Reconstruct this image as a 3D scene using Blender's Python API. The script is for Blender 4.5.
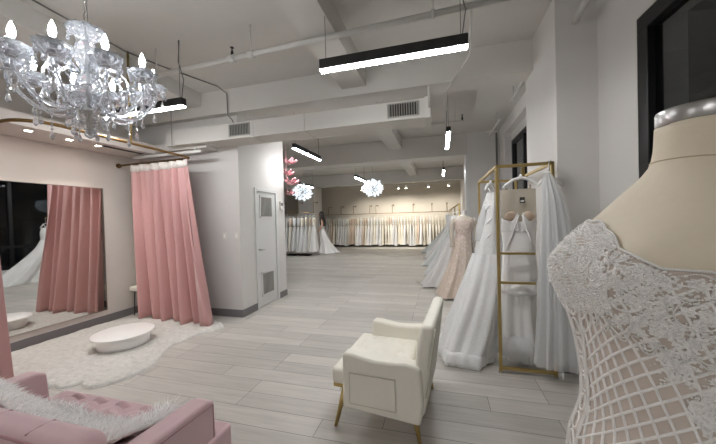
import bpy, bmesh, math, random
from mathutils import Vector, Matrix, noise
PI = math.pi
for o in list(bpy.data.objects):
    bpy.data.objects.remove(o)
SC = bpy.context.scene
COL = SC.collection
rnd = random.Random(7)

# ---------------------------------------------------------------- camera, world, exposure
CAMZ = 1.5
F_PX, YAW, PITCH, ROLL = 298.285, 0.269795, -0.013595, -0.0267087
cam_data = bpy.data.cameras.new('camera')
cam = bpy.data.objects.new('camera', cam_data)
COL.objects.link(cam)
cam_data.sensor_width = 36.0
cam_data.lens = F_PX / 716 * 36
cam_data.clip_start = 0.02
cam_data.clip_end = 100
_cy, _sy = math.cos(YAW), math.sin(YAW)
_r = Vector((_cy, _sy, 0)); _d0 = Vector((-_sy, _cy, 0)); _u0 = Vector((0, 0, 1))
_d = _d0 * math.cos(PITCH) + _u0 * math.sin(PITCH)
_u = _u0 * math.cos(PITCH) - _d0 * math.sin(PITCH)
_r, _u = _r * math.cos(ROLL) + _u * math.sin(ROLL), _u * math.cos(ROLL) - _r * math.sin(ROLL)
cam.matrix_world = Matrix(((_r.x, _u.x, -_d.x, 0), (_r.y, _u.y, -_d.y, 0), (_r.z, _u.z, -_d.z, CAMZ), (0, 0, 0, 1)))
SC.camera = cam
world = bpy.data.worlds.new('night_sky')
SC.world = world
world.use_nodes = True
world.node_tree.nodes['Background'].inputs[0].default_value = (0.02, 0.024, 0.03, 1)
world.node_tree.nodes['Background'].inputs[1].default_value = 0.35
SC.view_settings.view_transform = 'Standard'
SC.view_settings.look = 'None'
SC.view_settings.gamma = 1
SC.view_settings.use_curve_mapping = False
SC.view_settings.exposure = 1.3
LAMP = 44.0          # strength of the linear lamps' diffusers
SPOT = 1.0           # scale of the spot lamps

# ---------------------------------------------------------------- helpers
def lin(c):
    c /= 255.0
    return c / 12.92 if c <= 0.04045 else ((c + 0.055) / 1.055) ** 2.4
def rgb(r, g, b): return (lin(r), lin(g), lin(b), 1)

def mat(name, col, rough=0.6, metal=0.0, nscale=0, namt=0.0, bump=0.0, bscale=60, emit=None, estr=0, trans=0, ior=1.45, alpha=1.0, sheen=0, sss=0, stretch=None, coat=0):
    m = bpy.data.materials.new(name); m.use_nodes = True
    nt = m.node_tree; b = nt.nodes['Principled BSDF']
    c = rgb(*col)
    b.inputs['Base Color'].default_value = c
    b.inputs['Roughness'].default_value = rough
    b.inputs['Metallic'].default_value = metal
    b.inputs['IOR'].default_value = ior
    b.inputs['Transmission Weight'].default_value = trans
    b.inputs['Alpha'].default_value = alpha
    b.inputs['Coat Weight'].default_value = coat
    if sheen:
        b.inputs['Sheen Weight'].default_value = sheen
        b.inputs['Sheen Roughness'].default_value = 0.4
    if emit:
        b.inputs['Emission Color'].default_value = rgb(*emit); b.inputs['Emission Strength'].default_value = estr
    if nscale or bump:
        tc = nt.nodes.new('ShaderNodeTexCoord'); mp = nt.nodes.new('ShaderNodeMapping')
        nt.links.new(tc.outputs['Object'], mp.inputs[0])
        if stretch: mp.inputs['Scale'].default_value = stretch
    if nscale:
        n = nt.nodes.new('ShaderNodeTexNoise'); n.inputs['Scale'].default_value = nscale; n.inputs['Detail'].default_value = 4
        nt.links.new(mp.outputs[0], n.inputs['Vector'])
        r = nt.nodes.new('ShaderNodeMapRange'); r.inputs[3].default_value = 1 - namt; r.inputs[4].default_value = 1 + namt
        nt.links.new(n.outputs['Fac'], r.inputs[0])
        mx = nt.nodes.new('ShaderNodeMix'); mx.data_type = 'RGBA'; mx.blend_type = 'MULTIPLY'
        mx.inputs['Factor'].default_value = 1; mx.inputs[6].default_value = c
        nt.links.new(r.outputs[0], mx.inputs[7]); nt.links.new(mx.outputs[2], b.inputs['Base Color'])
    if bump:
        n = nt.nodes.new('ShaderNodeTexNoise'); n.inputs['Scale'].default_value = bscale; n.inputs['Detail'].default_value = 5
        nt.links.new(mp.outputs[0], n.inputs['Vector'])
        bp = nt.nodes.new('ShaderNodeBump'); bp.inputs['Strength'].default_value = bump; bp.inputs['Distance'].default_value = 0.01
        nt.links.new(n.outputs['Fac'], bp.inputs['Height']); nt.links.new(bp.outputs[0], b.inputs['Normal'])
    return m

def tulle_mat(name, col, alpha, rough=0.8):
    """sheer net: part transparent, part diffuse and translucent"""
    m = bpy.data.materials.new(name); m.use_nodes = True
    nt = m.node_tree; nt.nodes.clear()
    out = nt.nodes.new('ShaderNodeOutputMaterial')
    d = nt.nodes.new('ShaderNodeBsdfDiffuse'); d.inputs[0].default_value = rgb(*col)
    t = nt.nodes.new('ShaderNodeBsdfTranslucent'); t.inputs[0].default_value = rgb(*col)
    tr = nt.nodes.new('ShaderNodeBsdfTransparent')
    m1 = nt.nodes.new('ShaderNodeMixShader'); m1.inputs[0].default_value = 0.35
    m2 = nt.nodes.new('ShaderNodeMixShader'); m2.inputs[0].default_value = alpha
    nt.links.new(d.outputs[0], m1.inputs[1]); nt.links.new(t.outputs[0], m1.inputs[2])
    nt.links.new(tr.outputs[0], m2.inputs[1]); nt.links.new(m1.outputs[0], m2.inputs[2])
    nt.links.new(m2.outputs[0], out.inputs[0])
    return m

class MB:
    """collects geometry for ONE mesh object"""
    def __init__(self): self.bm = bmesh.new()
    def _faces(self, vs, fs, smooth):
        for f in fs:
            try:
                fc = self.bm.faces.new([vs[i] for i in f]); fc.smooth = smooth
            except ValueError: pass
    def box(self, c, s, rot=None, smooth=False):
        R = rot or Matrix.Identity(3)
        vs = [self.bm.verts.new(Vector(c) + R @ Vector((sx * s[0] / 2, sy * s[1] / 2, sz * s[2] / 2)))
              for sz in (-1, 1) for sy in (-1, 1) for sx in (-1, 1)]
        self._faces(vs, [(0, 2, 3, 1), (4, 5, 7, 6), (0, 1, 5, 4), (2, 6, 7, 3), (0, 4, 6, 2), (1, 3, 7, 5)], smooth)
        return self
    def span(self, a, b): # box from corner to corner
        return self.box([(a[i] + b[i]) / 2 for i in range(3)], [abs(b[i] - a[i]) for i in range(3)])
    def loft(self, rings, closed=True, cap0=True, cap1=True, smooth=True):
        R = [[self.bm.verts.new(p) for p in r] for r in rings]
        n = len(R[0])
        for i in range(len(R) - 1):
            for j in range(n if closed else n - 1):
                k = (j + 1) % n
                try:
                    f = self.bm.faces.new((R[i][j], R[i][k], R[i + 1][k], R[i + 1][j])); f.smooth = smooth
                except ValueError: pass
        if closed:
            for r, do in ((R[0][::-1], cap0), (R[-1], cap1)):
                if do:
                    try: self.bm.faces.new(r)
                    except ValueError: pass
        return self
    def tube(self, pts, r, n=8, closed=False, cap=True):
        pts = [Vector(p) for p in pts]
        rs = r if isinstance(r, (list, tuple)) else [r] * len(pts)
        rings = []; prev = None
        for i, p in enumerate(pts):
            if closed: t = pts[(i + 1) % len(pts)] - pts[i - 1]
            else: t = pts[min(i + 1, len(pts) - 1)] - pts[max(i - 1, 0)]
            if t.length < 1e-9: t = Vector((0, 0, 1))
            t.normalize()
            if prev is None:
                a = Vector((0, 0, 1)) if abs(t.z) < 0.9 else Vector((1, 0, 0))
                u = t.cross(a).normalized()
            else:
                u = prev - t * prev.dot(t)
                u = u.normalized() if u.length > 1e-6 else t.orthogonal().normalized()
            prev = u; v = t.cross(u)
            rings.append([p + (u * math.cos(2 * PI * k / n) + v * math.sin(2 * PI * k / n)) * rs[i] for k in range(n)])
        if closed:
            rings.append(rings[0]); return self.loft(rings, cap0=False, cap1=False)
        return self.loft(rings, cap0=cap, cap1=cap)
    def lathe(self, prof, c=(0, 0, 0), n=24, smooth=True, cap0=True, cap1=True, flute=0, famp=0):
        c = Vector(c); rings = []
        for r, z in prof:
            r = max(r, 1e-4)
            rings.append([c + Vector((r * (1 + famp * math.cos(flute * a)) * math.cos(a), r * (1 + famp * math.cos(flute * a)) * math.sin(a), z))
                          for a in [2 * PI * k / n for k in range(n)]])
        return self.loft(rings, smooth=smooth, cap0=cap0, cap1=cap1)
    def prism(self, poly, axis, a, b, smooth=False):
        """polygon (u,v) extruded along axis from a to b; axis y: (x,z), x: (y,z), z: (x,y)"""
        def P(u, v, w): return {'y': (u, w, v), 'x': (w, u, v), 'z': (u, v, w)}[axis]
        A = [self.bm.verts.new(P(u, v, a)) for u, v in poly]; B = [self.bm.verts.new(P(u, v, b)) for u, v in poly]
        n = len(poly)
        self.bm.faces.new(A); self.bm.faces.new(B[::-1])
        for i in range(n):
            f = self.bm.faces.new((A[i], B[i], B[(i + 1) % n], A[(i + 1) % n])); f.smooth = smooth
        return self
    def grid(self, fn, nu, nv, smooth=True, cu=False):
        V = [[self.bm.verts.new(fn(i / (nu - (0 if cu else 1)), j / (nv - 1))) for i in range(nu)] for j in range(nv)]
        for j in range(nv - 1):
            for i in range(nu if cu else nu - 1):
                k = (i + 1) % nu
                f = self.bm.faces.new((V[j][i], V[j][k], V[j + 1][k], V[j + 1][i])); f.smooth = smooth
        return self
    def ball(self, c, r, seg=8, sc=(1, 1, 1)):
        prof = [(math.sin(PI * k / seg), -math.cos(PI * k / seg)) for k in range(seg + 1)]
        rings = [[Vector(c) + Vector((r * sc[0] * max(p, .001) * math.cos(2 * PI * k / (seg + 2)), r * sc[1] * max(p, .001) * math.sin(2 * PI * k / (seg + 2)), r * sc[2] * z)) for k in range(seg + 2)] for p, z in prof]
        return self.loft(rings, cap0=False, cap1=False)
    def build(self, name, m, parent=None, bevel=0, seg=3, subsurf=0, solid=0, loc=None, recalc=True):
        if recalc: bmesh.ops.recalc_face_normals(self.bm, faces=self.bm.faces)
        me = bpy.data.meshes.new(name); self.bm.to_mesh(me); self.bm.free()
        o = bpy.data.objects.new(name, me); COL.objects.link(o)
        if m: me.materials.append(m)
        if parent: o.parent = parent
        if loc: o.location = loc
        if solid:
            md = o.modifiers.new('solid', 'SOLIDIFY'); md.thickness = solid; md.offset = 0
        if bevel:
            md = o.modifiers.new('bevel', 'BEVEL'); md.width = bevel; md.segments = seg; md.limit_method = 'ANGLE'; md.angle_limit = math.radians(40)
            for p in me.polygons: p.use_smooth = True
            md.harden_normals = False
            w = o.modifiers.new('wn', 'WEIGHTED_NORMAL'); w.keep_sharp = False
        if subsurf:
            md = o.modifiers.new('sub', 'SUBSURF'); md.levels = subsurf; md.render_levels = subsurf
        return o

def tag(o, label, cat, group=None, kind=None):
    o['label'] = label; o['category'] = cat
    if group: o['group'] = group
    if kind: o['kind'] = kind
    return o
def thing(name, label, cat, loc=(0, 0, 0), rotz=0, group=None):
    o = bpy.data.objects.new(name, None); COL.objects.link(o)
    o.location = loc; o.rotation_euler = (0, 0, rotz); o.empty_display_size = 0.1
    return tag(o, label, cat, group)
def struct(o, label=None, cat=None):
    o['kind'] = 'structure'
    if label: o['label'] = label
    if cat: o['category'] = cat
    return o
def dup(root, loc, rotz=0, label=None, scale=None):
    r = root.copy(); COL.objects.link(r); r.location = loc; r.rotation_euler = (0, 0, rotz)
    if label: r['label'] = label
    if scale: r.scale = scale
    for ch in [c for c in bpy.data.objects if c.parent == root]:
        c = ch.copy(); COL.objects.link(c); c.parent = r
        for g in [q for q in bpy.data.objects if q.parent == ch]:
            d = g.copy(); COL.objects.link(d); d.parent = c
    return r
def smooth01(t): t = max(0, min(1, t)); return t * t * (3 - 2 * t)
def lerp(a, b, t): return a + (b - a) * t
def cat_interp(keys, t):
    """keys: list of (t, values...) -> smoothly interpolated values (Catmull-Rom)"""
    for i in range(len(keys) - 1):
        if t <= keys[i + 1][0] or i == len(keys) - 2:
            k1, k2 = keys[i], keys[i + 1]
            k0 = keys[i - 1] if i else k1; k3 = keys[i + 2] if i + 2 < len(keys) else k2
            s = (t - k1[0]) / (k2[0] - k1[0]); s = max(0, min(1, s)); out = []
            for a in range(1, len(k1)):
                m1 = (k2[a] - k0[a]) / max(1e-6, (k2[0] - k0[0])) * (k2[0] - k1[0])
                m2 = (k3[a] - k1[a]) / max(1e-6, (k3[0] - k1[0])) * (k2[0] - k1[0])
                out.append((2 * s**3 - 3 * s**2 + 1) * k1[a] + (s**3 - 2 * s**2 + s) * m1 + (-2 * s**3 + 3 * s**2) * k2[a] + (s**3 - s**2) * m2)
            return out

# ---------------------------------------------------------------- materials
M = {}
M['wall'] = mat('wall_paint', (214, 211, 207), 0.7, nscale=3, namt=0.03)
M['wallw'] = mat('fitting_wall_paint', (214, 206, 199), 0.7, nscale=3, namt=0.03)
M['ceil'] = mat('ceiling_paint', (206, 203, 197), 0.8, nscale=2, namt=0.05, bump=0.08, bscale=12)
M['duct'] = mat('duct_paint', (203, 200, 194), 0.6)
M['base'] = mat('grey_baseboard', (118, 115, 116), 0.6)
M['door'] = mat('door_paint', (216, 216, 214), 0.45)
M['slot'] = mat('vent_dark', (40, 40, 40), 0.8)
M['vent'] = mat('vent_metal', (150, 148, 142), 0.5, metal=0.3)
M['black'] = mat('black_frame', (18, 18, 19), 0.4)
M['lampblack'] = mat('lamp_housing', (38, 37, 37), 0.5)
M['glow'] = mat('lamp_diffuser', (255, 255, 255), 0.5, emit=(252, 253, 255), estr=LAMP)
M['pipe'] = mat('white_pipe', (205, 203, 198), 0.5)
M['wire'] = mat('grey_wire', (110, 108, 105), 0.6)
M['gold'] = mat('brushed_gold', (188, 164, 108), 0.4, metal=0.9, nscale=30, namt=0.08)
M['brass'] = mat('aged_brass', (140, 112, 72), 0.35, metal=0.9)
M['chrome'] = mat('chrome', (180, 178, 176), 0.3, metal=1.0)
M['pinkcurt'] = mat('pink_satin', (202, 155, 152), 0.36, sheen=0.3, nscale=120, namt=0.04)
M['header'] = mat('curtain_header', (232, 226, 220), 0.8, nscale=40, namt=0.1)
M['velvet'] = mat('pink_velvet', (203, 171, 174), 0.75, sheen=0.6, nscale=25, namt=0.05, bump=0.05, bscale=300)
M['velvetseam'] = mat('velvet_piping', (176, 134, 138), 0.8, sheen=0.3)
M['cream'] = mat('cream_fabric', (236, 232, 220), 0.8, nscale=60, namt=0.03, bump=0.05, bscale=350)
M['creamseam'] = mat('cream_seam', (205, 200, 184), 0.8)
M['whitelac'] = mat('white_lacquer', (246, 244, 241), 0.3)
M['rug'] = mat('rug_pile', (206, 203, 197), 0.95, nscale=22, namt=0.28, bump=0.9, bscale=38, stretch=(1, 1, 1), sheen=0.3)
M['fur'] = None
M['hide'] = mat('fur_backing', (236, 230, 226), 0.7)
M['satin'] = mat('white_satin', (234, 232, 230), 0.4, nscale=40, namt=0.03)
M['lacew'] = mat('white_lace', (232, 232, 231), 0.7, nscale=110, namt=0.2, bump=0.5, bscale=160)
M['ivory'] = mat('ivory_lace', (232, 227, 216), 0.75, nscale=30, namt=0.14)
M['ivory2'] = mat('cream_satin', (236, 230, 216), 0.5, nscale=14, namt=0.1)
M['pearl'] = mat('pearl_satin', (236, 235, 234), 0.5, nscale=20, namt=0.08)
M['blush'] = mat('blush_lace', (222, 204, 188), 0.75, nscale=35, namt=0.16)
M['greywht'] = mat('pale_grey_tulle', (214, 211, 208), 0.8, nscale=20, namt=0.1)
M['blue'] = mat('pale_blue_tulle', (219, 222, 220), 0.8, nscale=20, namt=0.08)
M['champ'] = mat('champagne_tulle', (212, 197, 183), 0.8, nscale=30, namt=0.14)
M['applique'] = mat('rose_applique', (234, 218, 210), 0.7, nscale=60, namt=0.1)
M['nude'] = mat('nude_lining', (214, 201, 190), 0.7, nscale=60, namt=0.08)
M['nudecup'] = mat('nude_cup', (190, 168, 148), 0.6)
M['mesh'] = tulle_mat('sheer_nude_mesh', (214, 204, 188), 0.5)
M['fur'] = tulle_mat('white_fur', (252, 251, 250), 1.0)
M['tulle'] = tulle_mat('white_tulle', (242, 243, 243), 0.5)
M['tulle2'] = tulle_mat('dense_white_tulle', (240, 241, 241), 0.7)
M['lace'] = mat('bodice_lace', (246, 243, 239), 0.6, nscale=200, namt=0.08)
M['bead'] = mat('pearl_beads', (244, 241, 236), 0.25, coat=0.3)
M['form'] = mat('dress_form_linen', (232, 220, 197), 0.75, nscale=90, namt=0.03, bump=0.06, bscale=500)
M['formw'] = mat('white_dress_form', (232, 228, 222), 0.6)
M['hanger'] = mat('white_plastic', (236, 236, 234), 0.35)
M['glass'] = mat('window_glass', (200, 205, 210), 0.03, trans=1.0, ior=1.45)
M['mirror'] = mat('mirror_silver', (225, 226, 224), 0.015, metal=1.0)
M['mframe'] = mat('mirror_edge', (160, 150, 138), 0.3, metal=0.7)
M['crystal'] = mat('cut_crystal', (246, 249, 254), 0.03, trans=0.82, ior=1.5)
M['bulb'] = mat('candle_bulb', (255, 255, 255), 0.3, emit=(246, 250, 255), estr=50)
M['candle'] = mat('candle_sleeve', (120, 120, 122), 0.3, metal=0.5)
M['petal'] = mat('frosted_petal', (240, 246, 250), 0.4, emit=(236, 246, 255), estr=0.3)
M['hair'] = mat('dark_hair', (30, 22, 20), 0.5, nscale=60, namt=0.3, stretch=(1, 1, .1))
M['skin'] = mat('skin', (206, 164, 140), 0.55)
M['flower'] = mat('pink_silk_petals', (226, 172, 178), 0.7)
M['plate'] = mat('switch_plate', (222, 216, 210), 0.4)
M['grey'] = mat('grey_plastic', (150, 152, 154), 0.4)
M['screen'] = mat('thermostat_screen', (60, 66, 70), 0.2)
M['dark'] = mat('dark_tag', (30, 28, 28), 0.5)
M['shoe'] = mat('dark_box', (40, 36, 34), 0.7)

def floor_material():
    m = bpy.data.materials.new('grey_wood_planks'); m.use_nodes = True
    nt = m.node_tree; b = nt.nodes['Principled BSDF']; L = nt.links.new
    tc = nt.nodes.new('ShaderNodeTexCoord')
    mp = nt.nodes.new('ShaderNodeMapping'); mp.inputs['Location'].default_value = (0.43, -0.165, 0)
    L(tc.outputs['Object'], mp.inputs[0])
    br = nt.nodes.new('ShaderNodeTexBrick')
    br.inputs['Scale'].default_value = 1; br.inputs['Brick Width'].default_value = 1.22; br.inputs['Row Height'].default_value = 0.189
    br.inputs['Mortar Size'].default_value = 0.0022; br.inputs['Mortar Smooth'].default_value = 0.2; br.offset = 0.37; br.offset_frequency = 3
    br.inputs['Color1'].default_value = rgb(183, 178, 171); br.inputs['Color2'].default_value = rgb(204, 199, 191); br.inputs['Mortar'].default_value = rgb(112, 106, 100)
    L(mp.outputs[0], br.inputs['Vector'])
    m2 = nt.nodes.new('ShaderNodeMapping'); m2.inputs['Scale'].default_value = (1.3, 16, 1)
    L(tc.outputs['Object'], m2.inputs[0])
    n = nt.nodes.new('ShaderNodeTexNoise'); n.inputs['Scale'].default_value = 1.6; n.inputs['Detail'].default_value = 8; n.inputs['Roughness'].default_value = 0.65
    L(m2.outputs[0], n.inputs['Vector'])
    r = nt.nodes.new('ShaderNodeMapRange'); r.inputs[1].default_value = 0.3; r.inputs[2].default_value = 0.7; r.inputs[3].default_value = 0.84; r.inputs[4].default_value = 1.08
    L(n.outputs['Fac'], r.inputs[0])
    mx = nt.nodes.new('ShaderNodeMix'); mx.data_type = 'RGBA'; mx.blend_type = 'MULTIPLY'; mx.inputs['Factor'].default_value = 1
    L(br.outputs['Color'], mx.inputs[6]); L(r.outputs[0], mx.inputs[7]); L(mx.outputs[2], b.inputs['Base Color'])
    b.inputs['Roughness'].default_value = 0.42
    b.inputs['Specular IOR Level'].default_value = 0.35
    bp = nt.nodes.new('ShaderNodeBump'); bp.inputs['Strength'].default_value = 0.12; bp.inputs['Distance'].default_value = 0.004
    L(br.outputs['Fac'], bp.inputs['Height']); bp.invert = True; L(bp.outputs[0], b.inputs['Normal'])
    return m
M['floor'] = floor_material()

# ---------------------------------------------------------------- the room shell
XL, XW, YB, ZS = -4.98, 1.39, 15.5, 3.5
YREAR = -5.0
struct(MB().span((-8.6, YREAR - .2, -.1), (1.9, YB + .2, 0)).build('floor', M['floor']), 'grey wood plank floor', 'floor')
struct(MB().span((-8.6, YREAR - .2, ZS), (1.9, YB + .2, ZS + .12)).build('ceiling', M['ceil']), 'white painted concrete ceiling slab', 'ceiling')
# fitting room wall (mirror wall) and closet with its service door
struct(MB().span((XL - .15, YREAR, 0), (XL, 3.98, ZS)).build('wall_left', M['wallw']), 'off-white wall behind the mirror', 'wall')
def closet_walls():
    # front face Y=3.98, side face X=-3.0 with a door opening
    struct(MB().span((-8.5, 3.98, 0), (-3.0, 4.12, ZS)).build('wall_closet_front', M['wall']), 'white closet wall behind the pink curtain', 'wall')
    m = MB()
    m.span((-3.14, 4.12, 0), (-3.0, 4.36, ZS)); m.span((-3.14, 5.07, 0), (-3.0, 5.36, ZS)); m.span((-3.14, 4.36, 2.06), (-3.0, 5.07, ZS))
    struct(m.build('wall_closet_side', M['wall']), 'white closet wall with the service door', 'wall')
    struct(MB().span((-8.5, 5.24, 0), (-3.14, 5.36, ZS)).build('wall_closet_back', M['wall']))
closet_walls()
struct(MB().span((-8.6, 5.36, 0), (-8.5, YB, ZS)).build('wall_far_left', M['wall']))
struct(MB().span((-8.6, YB, 0), (1.9, YB + .15, ZS)).build('wall_back', mat('warm_back_wall', (206, 198, 184), 0.75)), 'off-white back wall behind the row of gowns', 'wall')
struct(MB().span((-5.1, YREAR - .15, 0), (1.9, YREAR, ZS)).build('wall_rear', M['wall']))
# right wall: near part with a window, then a column, then a bay with a tall window, then a partition
struct(MB().span((XW, 2.63, 0), (XW + .3, 4.2, ZS)).build('wall_right', M['wall']), 'white wall between the column and the near window', 'wall')
m = MB(); m.span((XW, YREAR, 0), (XW + .3, 2.63, .42)); m.span((XW, YREAR, 2.87), (XW + .3, 2.63, ZS)); m.span((XW, YREAR, .42), (XW + .3, -.4, 2.87))
struct(m.build('wall_right_window_surround', M['wall']))
struct(MB().span((1.06, 3.18, 0), (XW + .3, 4.17, ZS)).build('column', M['wall']), 'square white column behind the gold rack', 'column')
m = MB(); m.span((XW, 4.17, 0), (XW + .4, 7.75, .33)); m.span((XW, 4.17, 3.26), (XW + .4, 7.75, ZS)); m.span((XW, 7.2, .33), (XW + .4, 7.75, 3.26)); m.span((XW, 4.17, .33), (XW + .4, 4.5, 3.26))
m.span((XW + .14, 4.5, 3.09), (XW + .4, 7.2, 3.26))
struct(m.build('wall_right_far', M['wall']))
m = MB(); m.span((.66, 7.78, 0), (XW + .4, 8.25, ZS))
struct(m.build('column_far', M['wall']), 'white partition end beside the far opening', 'column')
struct(MB().span((.62, 7.76, 0), (.70, 8.27, 2.98)).build('trim_1', M['door']), 'white jamb of the far opening', 'trim')
struct(MB().span((.95, 8.25, 0), (1.2, YB, ZS)).build('wall_right_back', M['wall']))
# beams
struct(MB().span((XL, 3.86, 3.14), (XW, 4.17, ZS)).build('beam', M['ceil']), 'deep ceiling beam above the white duct', 'beam')
struct(MB().span((-8.5, 7.76, 2.98), (.66, 8.27, ZS)).build('beam_far', M['ceil']), 'ceiling beam over the far opening', 'beam')
struct(MB().span((-8.5, 12.9, 2.98), (.95, 13.3, ZS)).build('beam_farthest', M['ceil']), 'last ceiling beam before the back wall', 'beam')
for y0, y1 in ((YREAR, 3.86), (4.17, 7.76), (8.27, 12.9)):
    struct(MB().span((-1.24, y0, 3.24), (-.91, y1, ZS)).build('ceiling_rib', M['ceil']))
struct(MB().span((-3.95, YREAR, 3.3), (-3.55, 3.86, ZS)).build('ceiling_rib', M['ceil']))
# soffit over the mirror wall
struct(MB().span((XL, YREAR, 2.6), (-4.35, 3.98, 2.74)).build('soffit_ceiling', M['wallw']), 'low soffit with recessed lights along the mirror wall', 'soffit')
struct(MB().span((XL, 3.72, 2.62), (-3.35, 3.98, 2.74)).build('trim_2', M['ceil']))
# pillar at the far left
struct(MB().span((-7.0, 13.9, 0), (-6.1, 14.9, ZS)).build('pillar', M['wall']), 'white pillar behind the far left gowns', 'pillar')
# baseboards
def baseboard(n, a, b): return struct(MB().span(a, b).build(n, M['base'], bevel=.004))
baseboard('baseboard_left', (XL, YREAR, 0), (XL + .015, 3.965, .115))
baseboard('baseboard_closet', (XL, 3.965, 0), (-2.985, 3.98, .115))
baseboard('baseboard_closet_side', (-3.0, 3.98, 0), (-2.985, 4.36, .115))
baseboard('baseboard_closet_side_far', (-3.0, 5.07, 0), (-2.985, 5.36, .115))
baseboard('baseboard_right', (XW - .015, YREAR, 0), (XW, 3.165, .12))
baseboard('baseboard_column', (1.045, 3.165, 0), (XW, 3.18, .12))
baseboard('baseboard_column_side', (1.045, 3.18, 0), (1.06, 4.17, .12))
baseboard('baseboard_back', (-8.5, YB - .02, 0), (.95, YB, .15))

# windows (black frames, night outside)
def window(name, x, y0, y1, z0, z1, muls, rails, fw, label):
    w = thing(name, label, 'window', (x, (y0 + y1) / 2, z0)); w['kind'] = 'structure'
    h, l = z1 - z0, (y1 - y0) / 2
    m = MB()
    m.span((-.05, -l, 0), (.05, l, fw)); m.span((-.05, -l, h - fw), (.05, l, h))
    m.span((-.05, -l, fw), (.05, -l + fw, h - fw)); m.span((-.05, l - fw, fw), (.05, l, h - fw))
    m.build('window_frame', M['black'], w, bevel=.006)
    for y in muls: MB().span((-.045, y - (y0 + y1) / 2 - .04, fw), (.045, y - (y0 + y1) / 2 + .04, h - fw)).build('mullion', M['black'], w, bevel=.004)
    for z in rails: MB().span((-.04, -l + fw, z - z0 - .035), (.04, l - fw, z - z0 + .035)).build('rail', M['black'], w, bevel=.004)
    MB().span((-.006, -l + fw, fw), (.006, l - fw, h - fw)).build('pane', M['glass'], w)
    return w
window('window_1', XW + .05, -.35, 2.63, .42, 2.87, [1.1], [1.05], .11, 'black framed window behind the large dress form')
window('window_2', XW + .19, 4.5, 7.2, .33, 3.09, [5.4, 6.3], [.95], .08, 'tall black framed window beyond the white column')
# night outside
M['night'] = mat('night_outside', (14, 15, 17), 0.9)
struct(MB().span((6.0, -8, -3), (6.2, 18, 8)).build('exterior_wall', M['night']))

# service door with two louvred vents
def service_door():
    d = thing('door_1', 'white service door with a slatted vent above and below', 'door', (-3.0, 4.715, 0)); d['kind'] = 'structure'
    m = MB()
    m.span((-.02, -.355, 0), (.02, -.30, 2.06)); m.span((-.02, .30, 0), (.02, .355, 2.06)); m.span((-.02, -.30, 2.0), (.02, .30, 2.06))
    m.build('door_frame', M['door'], d, bevel=.004)
    p = MB().span((-.045, -.298, .012), (-.006, .298, 1.998)).build('door_panel', M['door'], d, bevel=.003)
    for z0, z1 in ((.18, .60), (1.54, 1.94)):
        v = MB()
        v.span((-.006, -.2, z0), (.006, .2, z0 + .03)); v.span((-.006, -.2, z1 - .03), (.006, .2, z1)); v.span((-.006, -.2, z0), (.006, -.17, z1)); v.span((-.006, .17, z0), (.006, .2, z1))
        v.span((-.0055, -.17, z0 + .03), (-.002, .17, z1 - .03))
        g = v.build('vent_grille', M['door'], d)
        for k in range(9):
            y = -.15 + k * .0375
            MB().span((-.003, y - .007, z0 + .03), (.008, y + .007, z1 - .03)).build('louvre', M['vent'], g)
    hm = MB(); hm.tube([(-.006, -.25, 1.0), (.05, -.25, 1.0)], .012); hm.tube([(.05, -.255, 1.0), (.052, -.15, 1.0)], .010)
    hm.build('door_handle', M['chrome'], d)
service_door()

# ---------------------------------------------------------------- duct, pipes, lamps on the ceiling
def duct():
    t = thing('air_duct', 'long white rectangular air duct below the ceiling beam', 'duct', (-2.05, 3.79, 2.66))
    MB().span((-1.93, -.19, 0), (1.96, .19, .225)).build('duct_body', M['duct'], t, bevel=.006)
    for x in (-1.78, -.42, .35): MB().span((x - .012, -.197, -.006), (x + .012, .197, .232)).build('duct_flange', M['duct'], t)
    MB().span((1.9, -.20, -.01), (1.965, .20, .24)).build('end_cap', M['duct'], t, bevel=.004)
    for x0, x1, n in ((-.80, -.46, 12), (1.46, 1.84, 12)):
        g = MB().span((x0, -.2, .03), (x1, -.188, .2)).build('vent_grille', M['vent'], t)
        MB().span((x0 + .02, -.203, .045), (x1 - .02, -.2, .185)).build('vent_opening', M['slot'], g)
        for k in range(n):
            x = x0 + .03 + (x1 - x0 - .06) * k / (n - 1)
            MB().box((x, -.208, .115), (.010, .014, .14), Matrix.Rotation(.5, 3, 'Z')).build('louvre', M['vent'], g)
    MB().tube([(1.95, -.22, .1), (1.95, -.22, .34)], .014).build('drain_pipe', M['pipe'], t)
    for x in (-1.79, .7):
        MB().tube([(x, -.21, .0), (x, -.21, .85 - .05)], .004).build('hanger_rod', M['wire'], t) if x < 0 else None
duct()

def pipe_thing(name, label, cat, path, r, m, hangers=(), fittings=(), heads=()):
    t = thing(name, label, cat, path[0])
    o = Vector(path[0])
    MB().tube([Vector(p) - o for p in path], r, 10).build('pipe', m, t)
    for p in hangers:
        p = Vector(p) - o
        MB().tube([p, (p.x, p.y, ZS - o.z)], .006).build('hanger_rod', m, t)
        MB().tube([p + Vector((-.014, 0, 0)), p + Vector((.014, 0, 0))], r * 1.35, 12).build('clamp', m, t)
    for p in fittings:
        p = Vector(p) - o
        MB().tube([p + Vector((-.035, 0, 0)), p + Vector((.035, 0, 0))], r * 1.4, 12).build('coupling', m, t)
    for p in heads:
        p = Vector(p) - o
        MB().lathe([(.014, 0), (.014, .05), (.007, .055), (.007, .08), (.02, .085), (.02, .09)], p + Vector((0, 0, r)), 10).build('sprinkler_head', M['dark'], t)
    return t
PZ = 3.2
pipe_thing('sprinkler_pipe', 'white sprinkler pipe crossing the ceiling above the near long lamp', 'pipe', [(-4.9, 2.78, PZ), (XW, 2.58, PZ)], .026, M['pipe'],
           hangers=[(-1.83, 2.683, PZ), (-.02, 2.625, PZ), (-3.1, 2.72, PZ)], fittings=[(-2.06, 2.69, PZ), (-1.83, 2.683, PZ)], heads=[(-2.06, 2.69, PZ)])
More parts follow.
